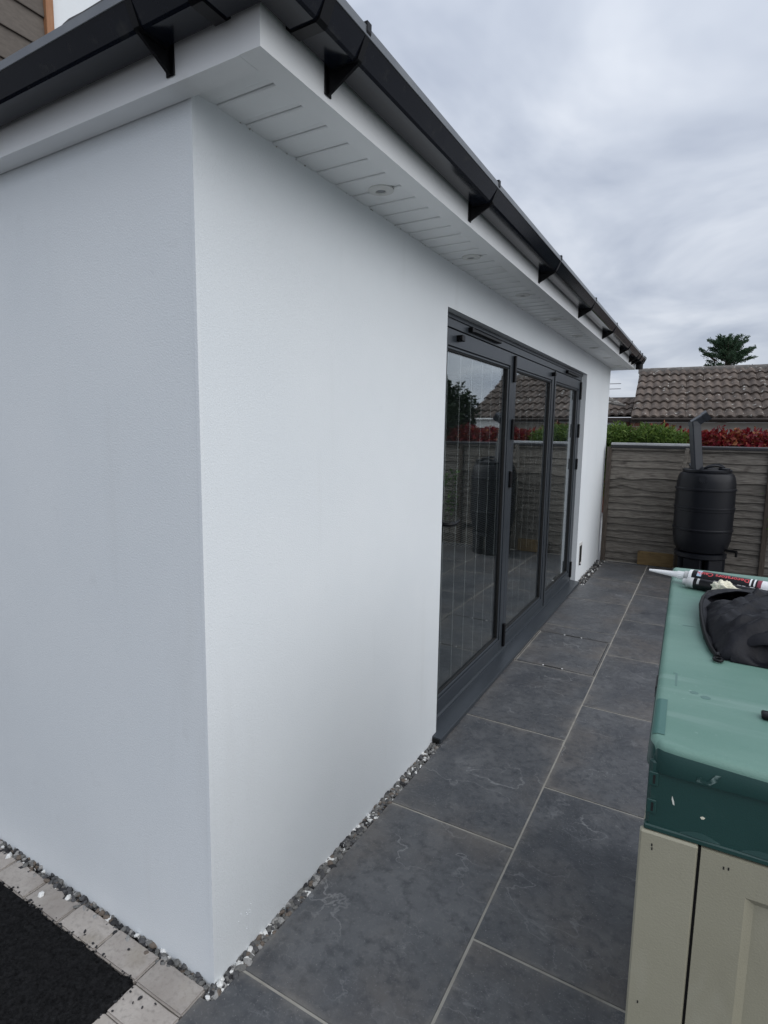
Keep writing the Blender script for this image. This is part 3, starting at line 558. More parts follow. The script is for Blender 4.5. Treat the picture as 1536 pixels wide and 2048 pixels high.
# roof and its visible eave tiles
mb = MB(); ez = 2.490; e0 = (.30, -.105, ez); e1 = (.30, 6.73, ez); e2 = (-4.0, 6.73, ez); e3 = (-4.0, -.105, ez); r0 = (-2.0, 2.2, 3.2); r1 = (-2.0, 4.4, 3.2)
mb.add([e0, e1, e2, e3, r0, r1], [(0, 1, 5, 4), (1, 2, 5), (2, 3, 4, 5), (3, 0, 4)]); mb.add([(p[0], p[1], p[2] - .012) for p in (e0, e1, e2, e3)], [(0, 1, 2, 3)])
part('roof', mb, M['roof_tile'], ext)
def eave_tile():
    mb = MB(); prof = [(0, 0), (.004, .015), (.03, .019), (.08, .017), (.15, .018), (.22, .016), (.268, .019), (.292, .016), (.296, 0)]
    n_ = len(prof); sl = math.tan(R(16.5))
    vs = [(a, 0, b) for a, b in prof] + [(a, .40, b + .40 * sl) for a, b in prof]
    return mb.add(vs, [tuple(range(n_))[::-1], tuple(range(n_, 2 * n_))] + [(i, (i + 1) % n_, n_ + (i + 1) % n_, n_ + i) for i in range(n_)]).mesh('roof_tile', M['roof_tile'])
et = eave_tile()
for i in range(1, 14):
    o = link('roof_tile', et, ext, (.29 - .297 * (i + 1), -.112 + rnd.uniform(-.003, .003), ez + .004 + rnd.uniform(-.002, .003)))
for i in range(1, 21):
    o = link('roof_tile', et, ext, (.306, -.02 + .297 * i, ez - .004)); o.rotation_euler = (0, 0, R(90))

# ---- bifold doors
FX = -0.047                                                     # outer face of the frame
FR = M['frame']
def fbox(name, x0, x1, y0, y1, z0, z1, parent=ext, m=FR, bev=0.002): return part(name, MB().box(x0, x1, y0, y1, z0, z1, bev), m, parent)
df = fbox('door_frame', FX - .07, FX, DA + .002, DA + .062, .03, DT - .002)
fbox('door_frame', FX - .07, FX, DB - .058, DB - .004, .03, DT - .002)
fbox('door_frame', FX - .07, FX + .001, DA + .0625, DB - .0585, DT - .066, DT - .002)
fbox('door_frame', FX - .07, FX + .008, DA + .002, DB - .004, DT - .024, DT - .0022)
for y in (2.20, 4.61):
    v = fbox('trickle_vent', FX + .0005, FX + .024, y - .24, y + .24, DT - .052, DT - .034, bev=.003, m=M['black_plastic'])
    fbox('vent_end', FX + .0005, FX + .027, y - .262, y - .2405, DT - .056, DT - .030, v, M['black_plastic'])
part('door_sill', MB().extrude([(FX - .07, .004), (.043, .004), (.046, .006), (.046, .0275), (.043, .0305), (FX - .02, .040), (FX - .07, .040)], (0, 1.500, 0), (0, 5.105, 0), (1, 0, 0), (0, 0, 1)), FR, ext)
part('sill_end', MB().box(-.0, .038, 1.4985, 1.5005, .005, .024), M['gasket'], ext)
part('threshold', MB().extrude([(FX - .07, .0395), (FX + .004, .037), (FX + .004, .048), (FX - .004, .058), (FX - .07, .058)], (0, DA + .063, 0), (0, DB - .059, 0), (1, 0, 0), (0, 0, 1)), FR, ext)
# drooping rubber strip at the near end of the threshold
LE = [(DA + .064, 2.790), (2.794, 3.950), (3.954, DB - .060)]
ZT, ZB = DT - .070, .060
for i, (a, b) in enumerate(LE):
    sw, tr, br = .066, .082, .078
    leaf = fbox('door_leaf', FX - .068, FX - .002, a, a + sw, ZB, ZT)
    fbox('stile', FX - .068, FX - .002, b - sw, b, ZB, ZT, leaf)
    fbox('rail', FX - .067, FX - .0022, a + sw, b - sw, ZT - tr, ZT, leaf)
    fbox('rail', FX - .067, FX - .0022, a + sw, b - sw, ZB, ZB + br, leaf)
    # glazing bead, bevelled, and black gasket
    ga, gb, gz0, gz1 = a + sw, b - sw, ZB + br, ZT - tr
    t = .016
    for nm, p in (('glazing_bead', (ga, ga + t, gz0 + t, gz1 - t)), ('glazing_bead', (gb - t, gb, gz0 + t, gz1 - t)), ('glazing_bead', (ga, gb, gz0, gz0 + t)), ('glazing_bead', (ga, gb, gz1 - t, gz1))):
        fbox(nm, FX - .030, FX - .010, *p, leaf, bev=.004)
    g2 = t + .005
    for p in ((ga + t, ga + g2, gz0 + g2, gz1 - g2), (gb - g2, gb - t, gz0 + g2, gz1 - g2), (ga + t, gb - t, gz0 + t, gz0 + g2), (ga + t, gb - t, gz1 - g2, gz1 - t)):
        fbox('gasket', FX - .029, FX - .0165, *p, leaf, M['gasket'], 0)
    part('glass', MB().box(FX - .034, FX - .028, ga + .002, gb - .002, gz0 + .002, gz1 - .002), M['glass'], leaf)
    # blind inside the leaf: fine slats on ladder cords
    mb = MB(); nsl = int((gz1 - gz0 - .06) / .0125)
    for q in range(nsl):
        z = gz0 + .022 + q * .0125
        mb.add([(FX - .041, ga + .022, z), (FX - .041, gb - .022, z), (FX - .053, gb - .022, z + .0016), (FX - .053, ga + .022, z + .0016)], [(0, 1, 2, 3)])
    s_ = part('blind_slats', mb, M['slat'], leaf); s_['kind'] = 'stuff'
    nc = 6
    for q in range(nc):
        y = ga + .09 + (gb - ga - .18) * q / (nc - 1)
        part('blind_cord', MB().box(FX - .0408, FX - .0372, y - .0036, y + .0036, gz0 + .02, gz1 - .02), M['cord'], leaf)
    if i == 0:
        hd = fbox('handle', FX - .002, FX + .010, a + .018, a + .046, 1.00, 1.20, leaf, M['black_plastic'], .004)
        part('lever', MB().tube([(FX + .008, a + .032, 1.095), (FX + .046, a + .034, 1.095), (FX + .052, a + .045, 1.095), (FX + .052, a + .10, 1.092), (FX + .049, a + .150, 1.098), (FX + .046, a + .165, 1.104)], [.011, .011, .011, .010, .008, .006], 10), M['black_plastic'], ext, smooth=60)
    # magnetic catch blocks on the top rail
for y in (1.80, 3.86): fbox('door_catch', FX - .003, FX + .030, y - .016, y + .026, ZT - .052, ZT - .022, ext, M['black_plastic'], .003)
for y in (2.792, DB - .062):
    for z0, z1 in ((1.885, 2.055), (1.51, 1.645), (1.19, 1.30), (.075, .24)): fbox('hinge', FX - .003, FX + .016, y - .014, y + .014, z0, z1, ext, M['black_plastic'], .004)
fbox('leaf_seal', FX - .004, FX + .004, 3.9505, 3.9535, ZB, ZT, ext, M['gasket'], 0)
# recessed meter hole in the wall beyond the doors
wv = part('wall_recess', MB().box(-.001, .004, 5.235, 5.395, .165, .405, .001), M['white_trim'], ext)
part('opening', MB().box(.0032, .0052, 5.250, 5.372, .188, .372), M['gasket'], wv)
part('pipe_stub', MB().tube([(.005, 5.262, .182), (.012, 5.262, .182), (.015, 5.262, .170)], .009, 8), M['black_plastic'], wv)
mb = MB()                                                       # paint chips low on the wall
for q in range(12): stone(mb, (.0006, .13 + rnd.uniform(-.03, .03) , .10 + rnd.uniform(-.035, .035)), rnd.uniform(.001, .0022), 0)
part('render_nibs', mb, M['render'], ext)

# ================================================================== TWO-STOREY HOUSE BEHIND THE EXTENSION ROOF
hs = thing('house', (-6, 2.5, 0), 'house behind the extension with brown weatherboard cladding, cedar trim and white render', 'house')
part('wall', MB().box(-8, -4.04, -1.0, 2.24, -.09, 7.2), M['clad'], hs)
part('wall', MB().box(-8, -4.01, 2.2405, 7.0, -.09, 7.2), M['render'], hs)
part('corner_trim', MB().box(-4.035, -3.975, 2.165, 2.232, 2.6, 7.19, .004), M['cedar'], hs)
for i in range(17):
    z = 3.02 + i * .247
    mbb = MB().extrude([(-4.039, z), (-4.006, z - .003), (-4.004, z + .004), (-4.024, z + .2455), (-4.039, z + .2455)], (0, -.9, 0), (0, 2.163, 0), (1, 0, 0), (0, 0, 1))
    part('weatherboard', mbb, M['clad'], hs)
mb = MB(); mb.add([(-8.3, -1.3, 7.1), (-3.7, -1.3, 7.1), (-3.7, 7.3, 7.1), (-8.3, 7.3, 7.1), (-6, -1.3, 8.6), (-6, 7.3, 8.6)], [(0, 1, 4), (1, 2, 5, 4), (2, 3, 5), (3, 0, 4, 5), (0, 3, 2, 1)])
part('roof', mb, M['roof_tile'], hs)

# ================================================================== GARDEN FENCE
FY = 6.555
fence = thing('fence', (1.6, FY, 0), 'weathered waney-edge lap fence with brown posts closing off the far end of the patio', 'fence')
zs = [1.372, 1.355, 1.234, 1.149, 1.015, .899, .813, .721, .640, .548, .461, .380, .293, .243, .118, .024, -.07]
def panel(xa, xb, seed, parent=fence):
    r2 = random.Random(seed)
    for i in range(len(zs) - 1):
        zt, zl = zs[i] + .028, zs[i + 1]
        sgm = 30; vs = []; amp = 0.020 if i in (3, 4, 5) else 0.010
        for s in range(sgm + 1):
            x = xa + (xb - xa) * s / sgm
            wv_ = amp * 1.5 * fbm(x * 2.3 + seed, zl * 9, seed, 2) + .004 * fbm(x * 9 + seed, zl * 31, seed)
            if i in (3, 4) and seed == 3: wv_ += .022 * math.exp(-((x - .22) / .07) ** 2)
            wv2 = amp * 0.5 * fbm(x * 2.3 + seed, zs[i] * 9, seed, 2)
            yo = .006 * fbm(x * 1.5, zl * 7, seed + 3)
            for z, y in ((zl + wv_, FY - .027 + yo), (zt + wv2, FY - .004 + yo), (zl + wv_, FY - .007 + yo), (zt + wv2, FY + .002 + yo)): vs.append((x, y, z))
        fs = []
        for s in range(sgm):
            a, b = 4 * s, 4 * s + 4
            fs += [(a, b, b + 1, a + 1), (a + 2, a + 3, b + 3, b + 2), (a, a + 2, b + 2, b), (a + 1, b + 1, b + 3, a + 3)]
        fs += [(0, 1, 3, 2), (4 * sgm, 4 * sgm + 2, 4 * sgm + 3, 4 * sgm + 1)]
        part('plank', MB().add(vs, fs), M['wood'], parent, smooth=30)
    for xx in (xa + .02, (xa + xb) / 2, xb - .02):
        part('batten', MB().box(xx - .018, xx + .018, FY + .004, FY + .022, -.07, 1.38, .003), M['post'], parent)
panel(.078, 1.668, 3)
panel(1.706, 3.42, 11)
part('trim_board', MB().box(.085, 1.66, FY - .042, FY - .0285, 1.363, 1.385, .002), M['wood'], fence)
for xx, w_ in ((.058, .052), (1.687, .052), (3.44, .06)):
    part('post', MB().box(xx - w_ / 2, xx + w_ / 2, FY - .045, FY + .02, -.09, 1.395, .004), M['post'], fence)
part('capping', MB().extrude([(FY - .05, 1.388), (FY - .05, 1.412), (FY - .044, 1.418), (FY + .055, 1.424), (FY + .055, 1.388)], (.075, 0, 0), (3.5, 0, 0), (0, 1, 0), (0, 0, 1)), M['cap'], fence)
part('capping_strip', MB().extrude([(FY - .036, 1.4205), (FY - .036, 1.442), (FY + .040, 1.446), (FY + .040, 1.4245)], (.075, 0, 0), (.98, 0, 0), (0, 1, 0), (0, 0, 1)), M['cap_grey'], fence)
tag(part('board', MB().box(.455, .835, 6.455, 6.475, 0.003, .165, .002, rot=Matrix.Rotation(R(-4), 3, 'X'), piv=(0, 6.465, 0)), M['board'], None), 'ochre timber offcut leaning on edge against the foot of the fence', 'board')

# ================================================================== WATER BUTT ON ITS STAND, PIPE IN ITS LID
BX, BY = 1.095, 6.15
stand = thing('butt_stand', (BX, BY, 0), 'black plastic stand under the water butt by the fence', 'stand')
part('top', MB().lathe([(.235, 0), (.25, .01), (.25, .05), (.235, .06)], (BX, BY, .235), 40), M['butt'], stand, smooth=35)
for q in range(6):
    a = R(60 * q + 12); cx_, cy_ = BX + .195 * math.cos(a), BY + .195 * math.sin(a); m3 = Matrix.Rotation(a, 3, 'Z')
    part('leg', MB().box(cx_ - .032, cx_ + .032, cy_ - .085, cy_ + .085, 0.001, .236, .006, rot=m3, piv=(cx_, cy_, 0)), M['butt'], stand)
butt = thing('water_butt', (BX, BY, .296), 'black ribbed barrel water butt standing in front of the fence', 'water butt')
BR = .318; b0 = .297
prof = [(.235, 0), (.262, .012), (.285, .06), (.306, .13), (.313, .20), (.3145, .238), (.325, .244), (.326, .258), (.3145, .266), (.316, .37), (.317, .448), (.322, .452), (.322, .476), (.3275, .480), (.3275, .492), (.317, .498), (.3165, .60), (.315, .668), (.3255, .674), (.3255, .690), (.314, .697), (.309, .76), (.297, .815), (.276, .848), (.255, .858), (.250, .868)]
prof = [(r * .89, z) for r, z in prof]
part('barrel', MB().lathe(prof, (BX, BY, b0), 56), M['butt'], butt, smooth=25)
lidp = [(r * .89, z) for r, z in [(.258, 0), (.262, .004), (.262, .024), (.250, .030), (.245, .026), (.20, .028), (.19, .040), (.13, .044), (.12, .036), (.0001, .036)]]
ld = part('lid', MB().lathe(lidp, (BX, BY, b0 + .862), 48, cap=False), M['butt'], butt, smooth=25)
for a0 in (20, 140, 260):
    mb = MB(); pts = []
    for s in range(9):
        a = R(a0 + s * 9); pts.append((BX + .165 * math.cos(a), BY + .165 * math.sin(a), b0 + .905 + .030 * math.sin(math.pi * s / 8)))
    part('grip', mb.tube(pts, .013, 8), M['butt'], ld, smooth=60)
part('screw_cap', MB().lathe([(.058, 0), (.058, .022), (.05, .026), (.0001, .026)], (BX + .150, BY - .10, b0 + .886), 24, cap=False), M['butt'], ld, smooth=30)
part('blanking_disc', MB().tube([(BX - .03, BY - .262, b0 + .795), (BX - .03, BY - .277, b0 + .797)], .036, 20), M['butt'], butt, smooth=30)
tp = part('tap', MB().tube([(BX + .225, BY - .11, b0 + .05), (BX + .33, BY - .155, b0 + .05)], .014, 10).tube([(BX + .325, BY - .153, b0 + .055), (BX + .325, BY - .153, b0 - .005)], .012, 10).box(BX + .295, BX + .36, BY - .162, BY - .146, b0 + .072, b0 + .082), M['black_plastic'], butt)
pipe = thing('downpipe', (.985, 6.03, 1.18), 'dark grey square downpipe length with offset elbow standing in the water butt lid', 'downpipe')
px0, py0 = 1.005, 6.03; lean = Vector((-.060, 0, .49))
def sqtube(pts, w_, name, parent):
    mb = MB(); pts = [Vector(p) for p in pts]; vs = []
    for i, p in enumerate(pts):
        d = (pts[min(i + 1, len(pts) - 1)] - pts[max(i - 1, 0)]).normalized(); v = Vector((-.50, .866, 0)); u = v.cross(d).normalized(); v = d.cross(u).normalized()
        for a, b in ((-1, -.82), (-.82, -1), (.82, -1), (1, -.82), (1, .82), (.82, 1), (-.82, 1), (-1, .82)): vs.append(p + u * a * w_ / 2 + v * b * w_ / 2)
    fs = [(8 * i + q, 8 * i + (q + 1) % 8, 8 * i + 8 + (q + 1) % 8, 8 * i + 8 + q) for i in range(len(pts) - 1) for q in range(8)] + [tuple(range(8))[::-1], tuple(range(8 * (len(pts) - 1), 8 * len(pts)))]
    mb.add(vs, fs); return part(name, mb, M['pipe'], parent)
rzp = Matrix.Rotation(R(28), 3, 'Z')
def sqp(pts, w_, name):
    o = sqtube(pts, w_, name, pipe)
    me = o.data; off = Vector((px0, py0, 0)) - wloc(o)
    return o
sqp([(px0, py0, 1.175), (px0 - .058, py0, 1.66)], .088, 'pipe')
sqp([(px0 - .057, py0, 1.645), (px0 - .061, py0, 1.690)], .096, 'socket')
sqp([(px0 - .078, py0, 1.662), (px0 + .046, py0, 1.752)], .078, 'elbow')
sqp([(px0 + .018, py0, 1.732), (px0 + .060, py0, 1.763)], .092, 'socket')
tag(part('stick', MB().box(.846, .884, 6.40, 6.418, 1.10, 1.40, .004, rot=Matrix.Rotation(R(6), 3, 'Y'), piv=(.865, 6.41, 1.17)), M['wood'], None), 'short weathered stick upright against the fence beside the downpipe', 'stick')

# ================================================================== GREEN AND BEIGE STORAGE BOX
BXR = R(1.4)
box = thing('storage_box', (1.045, -.10, 0), 'green and beige plastic garden storage box with faded lid, right of the patio', 'storage box', rz=BXR)
W_, D_, HT = .80, 1.335, 1.10                                   # local x right, y away
def bpart(name, mb, m, parent=box, smooth=None): return part(name, mb, m, parent, smooth, world=False)
# body
bpart('body', MB().box(.000, W_ - .002, .012, D_ - .014, .0, .953, .004), M['beige'])
fr = -.003
bpart('side_panel', MB().box(-.004, .0745, fr, .011, .01, .955, .0028), M['beige'])
# door panel with its sunk field
def sunk(x0, x1, z0, z1, yf, ix0, ix1, iz0, iz1, dep, bv):
    mb = MB()
    O = [(x0, yf, z0), (x1, yf, z0), (x1, yf, z1), (x0, yf, z1)]; I = [(ix0, yf, iz0), (ix1, yf, iz0), (ix1, yf, iz1), (ix0, yf, iz1)]
    J = [(ix0 + bv, yf + dep, iz0 + bv), (ix1 - bv, yf + dep, iz0 + bv), (ix1 - bv, yf + dep, iz1 - bv), (ix0 + bv, yf + dep, iz1 - bv)]
    Bk = [(x, .011, z) for x, _, z in O]
    vs = O + I + J + Bk
    q = lambda a, b: [(a + i, a + (i + 1) % 4, b + (i + 1) % 4, b + i) for i in range(4)]
    return mb.add(vs, q(0, 4) + q(4, 8) + [(8, 9, 10, 11)] + q(0, 12))
bpart('door_panel', sunk(.0785, W_ - .02, .01, .953, fr, .137, W_ - .06, .08, .900, .009, .0125), M['beige'])
bpart('panel_gap', MB().box(.0748, .0782, .004, .0108, .012, .951), M['gasket'])
mb = MB()                                                       # small chips in the plastic
for (x, z) in ((.014, .935), (.0145, .929), (.108, .935), (.114, .936), (.012, .66)): mb.box(x - .0009, x + .0009, fr - .0006, fr + .001, z - .0022, z + .0022)
bpart('chips', mb, M['gasket'])
# dark green band under the lid
bpart('front_band', MB().box(.002, W_ - .004, .0035, .030, .9595, 1.070, .005), M['green'])
bpart('band_lip', MB().box(.0005, W_ - .003, .0005, .016, .9555, .9645, .002), M['green'])
bpart('side_band', MB().box(.001, .016, .031, D_ - .02, .9575, 1.070, .003), M['green'])
for z in (1.040, .995): 
    h_ = bpart('hinge_clip', MB().box(.0025, .0155, .0008, .0040, z - .011, z + .011, .001), M['green']); bpart('slot', MB().box(.0085, .0115, .0002, .0044, z - .007, z + .007), M['gasket'], h_)
for xx, wd in ((.075, .055), (.155, .060), (.232, .055)):
    vs = [(xx + wd * (s / 12 - .5), .0026 - .0016 * math.sin(math.pi * s / 12), .9655) for s in range(13)] + [(xx + wd * (s / 12 - .5), .0032, .9655 + .0085 * math.sin(math.pi * s / 12)) for s in range(13)]
    bpart('moulded_arc', MB().add(vs, [(s, s + 1, s + 14, s + 13) for s in range(12)]), M['green'])
# lid: shallow crowned top, rounded edge, hanging rim
nxl, nyl = 60, 90; r_ = .040; vs = []
def lid_z(x, y):
    ex = min(x, W_ - x); ey0 = y; ey1 = D_ - y
    d = 1e9; z = HT
    # rounded edges (quarter-circle fall)
    def fall(e, r): return 0 if e >= r else r - math.sqrt(max(r * r - (r - e) ** 2, 0))
    z -= fall(max(ex, 0), .011) * .9 + fall(max(ey0, 0), .012) * .9 + fall(max(ey1, 0), .022)
    z -= .009 * min(1, max(x, 0) / .16) * max(0, 1 - max(ey0, 0) / .16) ** 2
    z += .0012 * fbm(x * 3, y * 3, 2.0)
    return z
px_ = [0, .0005, .002, .005, .009, .014, .020] + [.020 + (W_ - .04) * i / 40 for i in range(1, 40)] + [W_ - t for t in (.020, .014, .009, .005, .002, .0005, 0)]
py_ = [0, .0005, .002, .005, .009, .014, .020, .026, .032] + [.032 + (D_ - .064) * i / 60 for i in range(1, 60)] + [D_ - t for t in (.032, .026, .020, .014, .009, .005, .002, .0005, 0)]
nxp, nyp = len(px_), len(py_)
def cornered(x, y, r=.030):
    cx_ = min(max(x, r), W_ - r); cy_ = min(max(y, r), D_ - r)
    if (x < r or x > W_ - r) and (y < r or y > D_ - r):
        d = Vector((x - cx_, y - cy_)); mxd = max(abs(d.x), abs(d.y))
        if d.length > 1e-9: d = d * (mxd / d.length)
        return cx_ + d.x, cy_ + d.y
    return x, y
mb = MB(); vs = []
for y in py_:
    for x in px_:
        X, Y = cornered(x, y); vs.append((X, Y, lid_z(x, y)))
fs = [(j * nxp + i, j * nxp + i + 1, (j + 1) * nxp + i + 1, (j + 1) * nxp + i) for j in range(nyp - 1) for i in range(nxp - 1)]
mb.add(vs, fs)
lid = bpart('lid', mb, M['lid'], smooth=60)
rim = [(i, 0) for i in range(nxp)] + [(nxp - 1, j) for j in range(1, nyp)] + [(i, nyp - 1) for i in range(nxp - 2, -1, -1)] + [(0, j) for j in range(nyp - 2, 0, -1)]
mb = MB(); vs = []
for i, j in rim:
    p = Vector(vs_p) if False else Vector(mb.v[0]) if False else None
    X, Y = cornered(px_[i], py_[j]); z = lid_z(px_[i], py_[j]); o_ = Vector((X - W_ / 2, Y - D_ / 2, 0)); o_ = Vector((math.copysign(.003, o_.x) if i in (0, nxp - 1) else 0, math.copysign(.003, o_.y) if j in (0, nyp - 1) else 0, 0))
    ins = -o_ * 2.2
    vs += [(X, Y, z + .0003), (X + o_.x * .6, Y + o_.y * .6, z - .006), (X + o_.x, Y + o_.y, 1.0545), (X + o_.x * .7, Y + o_.y * .7, 1.0525), (X + ins.x, Y + ins.y, 1.0525)]
nr = len(rim); fs = [(5 * a + q, 5 * ((a + 1) % nr) + q, 5 * ((a + 1) % nr) + q + 1, 5 * a + q + 1) for a in range(nr) for q in range(4)]
bpart('lid_rim', mb.add(vs, fs), M['green'], smooth=50)
def decal(name, pts, m, h=.0007, parent=lid):
    """thin flat mark following the lid's top; pts local x, y"""
    n_ = len(pts); mb = MB(); c = (sum(p[0] for p in pts) / n_, sum(p[1] for p in pts) / n_)
    lf = parent.location if parent is lid else Vector((0, 0, 0))
    vs = [(c[0], c[1], lid_z(*c) + h)] + [(x, y, lid_z(x, y) + h) for x, y in pts] + [(x, y, lid_z(x, y) - .0005) for x, y in pts]
    fs = [(0, 1 + i, 1 + (i + 1) % n_) for i in range(n_)] + [(1 + i, 1 + n_ + i, 1 + n_ + (i + 1) % n_, 1 + (i + 1) % n_) for i in range(n_)]
    mb.add(vs, fs); return part(name, mb, m, lid, world=False)
def loc(x, y):                                                  # world -> box local
    d = Matrix.Rotation(-BXR, 2) @ Vector((x - 1.045, y + .10)); return d.x, d.y
mb = MB(); gxs = [.0012 + .0180 * i / 9 for i in range(10)]; gys = [.031 + .136 * j / 10 for j in range(11)]
mb.add([(x, y, lid_z(x, y) + .0009) for y in gys for x in gxs], [(10 * j + i, 10 * j + i + 1, 10 * j + i + 11, 10 * j + i + 10) for j in range(10) for i in range(9)])
part('unfaded_patch', mb, M['green_patch'], lid, world=False)
for (x, y, r) in ((1.099, .125, .007), (1.117, .113, .008)):
    a_ = loc(x, y); decal('spot', [(a_[0] + r * math.cos(R(30 * q)), a_[1] + r * .9 * math.sin(R(30 * q))) for q in range(12)], M['lid_mark'], .0004)
a_ = loc(1.066, .170); 
for q, (dx0, dx1, dy0, dy1) in enumerate(((-.003, .004, .030, .034), (.001, .0045, -.030, .030))): decal('slot', [(a_[0] + dx0, a_[1] + dy0), (a_[0] + dx1, a_[1] + dy0), (a_[0] + dx1, a_[1] + dy1), (a_[0] + dx0, a_[1] + dy1)], M['lid_mark'], .0004)
bpart('side_slot', MB().box(-.0035, .002, .245, .305, 1.066, 1.088, .001), M['gasket'])
a_ = loc(1.060, .53); decal('dent_line', [(a_[0] - .03, a_[1] + .004), (a_[0] + .01, a_[1] - .004), (a_[0] + .035, a_[1] - .001), (a_[0] + .012, a_[1] + .0045)], M['lid_mark'], .0004)
# dried sealant ring
rc = loc(1.205, 1.075); n_ = 48; mb = MB(); vs = []
for s in range(n_):
    a = 2 * math.pi * s / n_; wd = .0062 + .0015 * fbm(s * .3, 1.1)
    for rr, h in ((.052 - wd, .0003), (.052 - wd * .5, .0016), (.052 + wd * .5, .0016), (.052 + wd, .0003)):
        x, y = rc[0] + rr * math.cos(a) * 1.22, rc[1] + rr * math.sin(a) * 1.15; vs.append((x, y, lid_z(x, y) + h))
mb.add(vs, [(4 * s + q, 4 * ((s + 1) % n_) + q, 4 * ((s + 1) % n_) + q + 1, 4 * s + q + 1) for s in range(n_) for q in range(3)])
o = part('sealant_ring', mb, M['ring'], lid, world=False, smooth=60)
# scuffs on the front
def scuff(poly, y, m=M['scuff'], name='scuff'):
    n_ = len(poly); mb = MB(); mb.add([(x, y, z) for x, z in poly] + [(x, y + .0012, z) for x, z in poly], [tuple(range(n_))] + [(i, (i + 1) % n_, n_ + (i + 1) % n_, n_ + i) for i in range(n_)]); return bpart(name, mb, m)
scuff([(.064, 1.0562), (.082, 1.0562), (.090, 1.064), (.094, 1.074), (.0875, 1.073), (.083, 1.066), (.078, 1.060), (.072, 1.0605), (.070, 1.065), (.066, 1.064)], -.0036)
scuff([(.0355, 1.020), (.0385, 1.012), (.0395, 1.006), (.0372, 1.007), (.0352, 1.015)], .0030, M['ring'])
scuff([(.0735, .999), (.0765, 1.001), (.080, .9995), (.0785, .997), (.0755, .9965)], .0030, M['glove'])

# ---- things on the lid
LZ = HT + .0005
def cartridge(name, p0, p1, r, label, body, sections, nozzle=None):
    """sealant tube: axis from the nozzle end p0 to the tail p1"""
    p0 = Vector(p0); p1 = Vector(p1); d = (p1 - p0).normalized(); t = thing(name, p0, label, 'sealant tube', 'sealant tubes on the box lid')
    Lg = (p1 - p0).length
    for nm, a, b, m, k_ in sections: part(nm, MB().tube([p0 + d * a, p0 + d * (a + .0006), p0 + d * (b - .0006), p0 + d * b], [r * k_ * .97, r * k_, r * k_, r * k_ * .97], 28), m, t, smooth=40)
    return t, p0, d
r1_ = .0235
A0 = Vector((1.078, .972, LZ + .0245)); A1 = Vector((1.330, .905, LZ + .0245)); d1 = (A1 - A0).normalized(); 
t1, p0, d = cartridge('sealant_tube', A0, A1, r1_, 'sealant tube with long white nozzle and red lettering, farther of the two on the lid', None,
    [('body', .0, .168, M['tube_black'], 1), ('end_band', .168, .178, M['tube_darkred'], 1.0), ('tail', .178, .262, M['tube_white'], 1.0)])
part('shoulder', MB().tube([p0 - d * .010, p0 - d * .009, p0 - d * .001, p0], [r1_ * .80, r1_ * .95, r1_ * 1.02, r1_ * 1.02], 24), M['white_plastic'], t1, smooth=40)
part('collar', MB().tube([p0 - d * .024, p0 - d * .023, p0 - d * .012, p0 - d * .0102], [.014, .0165, .0165, .015], 20), M['clear_plastic'], t1, smooth=40)
nz_ = part('nozzle', MB().tube([p0 - d * .0245, p0 - d * .046, p0 - d * .048, p0 - d * .09, p0 - d * .128, p0 - d * .1285], [.0125, .0115, .0100, .0070, .0036, .0015], 16), M['white_plastic'], t1, smooth=40)
for q in range(14):
    a = 2 * math.pi * q / 14; u = Vector((0, 0, 1)).cross(d).normalized(); v = d.cross(u); c_ = (u * math.cos(a) + v * math.sin(a)) * .0122
    part('rib', MB().tube([p0 - d * .026 + c_, p0 - d * .044 + c_ * .95], .0009, 5), M['white_plastic'], nz_)
def wrap(name, parent, p0, d, r, a0, a1, th0, th1, m, h=.0006):
    """label patch wrapped on a tube: along a0..a1, angle th0..th1 (0 = straight up, positive towards the camera)"""
    side = d.cross(Vector((0, 0, 1))).normalized()               # towards the camera (-y side)
    if side.y > 0: side = -side
    vs = []; n_ = 10
    for s in range(n_ + 1):
        th = th0 + (th1 - th0) * s / n_; nrm = Vector((0, 0, 1)) * math.cos(th) + side * math.sin(th)
        vs += [p0 + d * a0 + nrm * (r + h), p0 + d * a1 + nrm * (r + h), p0 + d * a0 + nrm * (r - .001), p0 + d * a1 + nrm * (r - .001)]
    fs = []
    for s in range(n_):
        a, b = 4 * s, 4 * s + 4; fs += [(a, a + 1, b + 1, b), (a, b, b + 2, a + 2), (a + 1, a + 3, b + 3, b + 1)]
    fs += [(0, 2, 3, 1), (4 * n_, 4 * n_ + 1, 4 * n_ + 3, 4 * n_ + 2)]
    return part(name, MB().add(vs, fs), m, parent)
wrap('label_patch', t1, p0, d, r1_, .014, .026, R(5), R(62), M['tube_blue'])
wrap('label_patch', t1, p0, d, r1_, .150, .154, R(-5), R(70), M['tube_white']); wrap('label_patch', t1, p0, d, r1_, .160, .164, R(-5), R(70), M['tube_white'])
for q in range(3): wrap('label_print', t1, p0, d, r1_, .196 + q * .004, .1985 + q * .004, R(-5) + q * .1, R(40), M['tube_black'])
wrap('label_print', t1, p0, d, r1_, .212, .222, R(0), R(14), M['tube_black']); wrap('label_print', t1, p0, d, r1_, .212, .222, R(24), R(36), M['tube_black'])
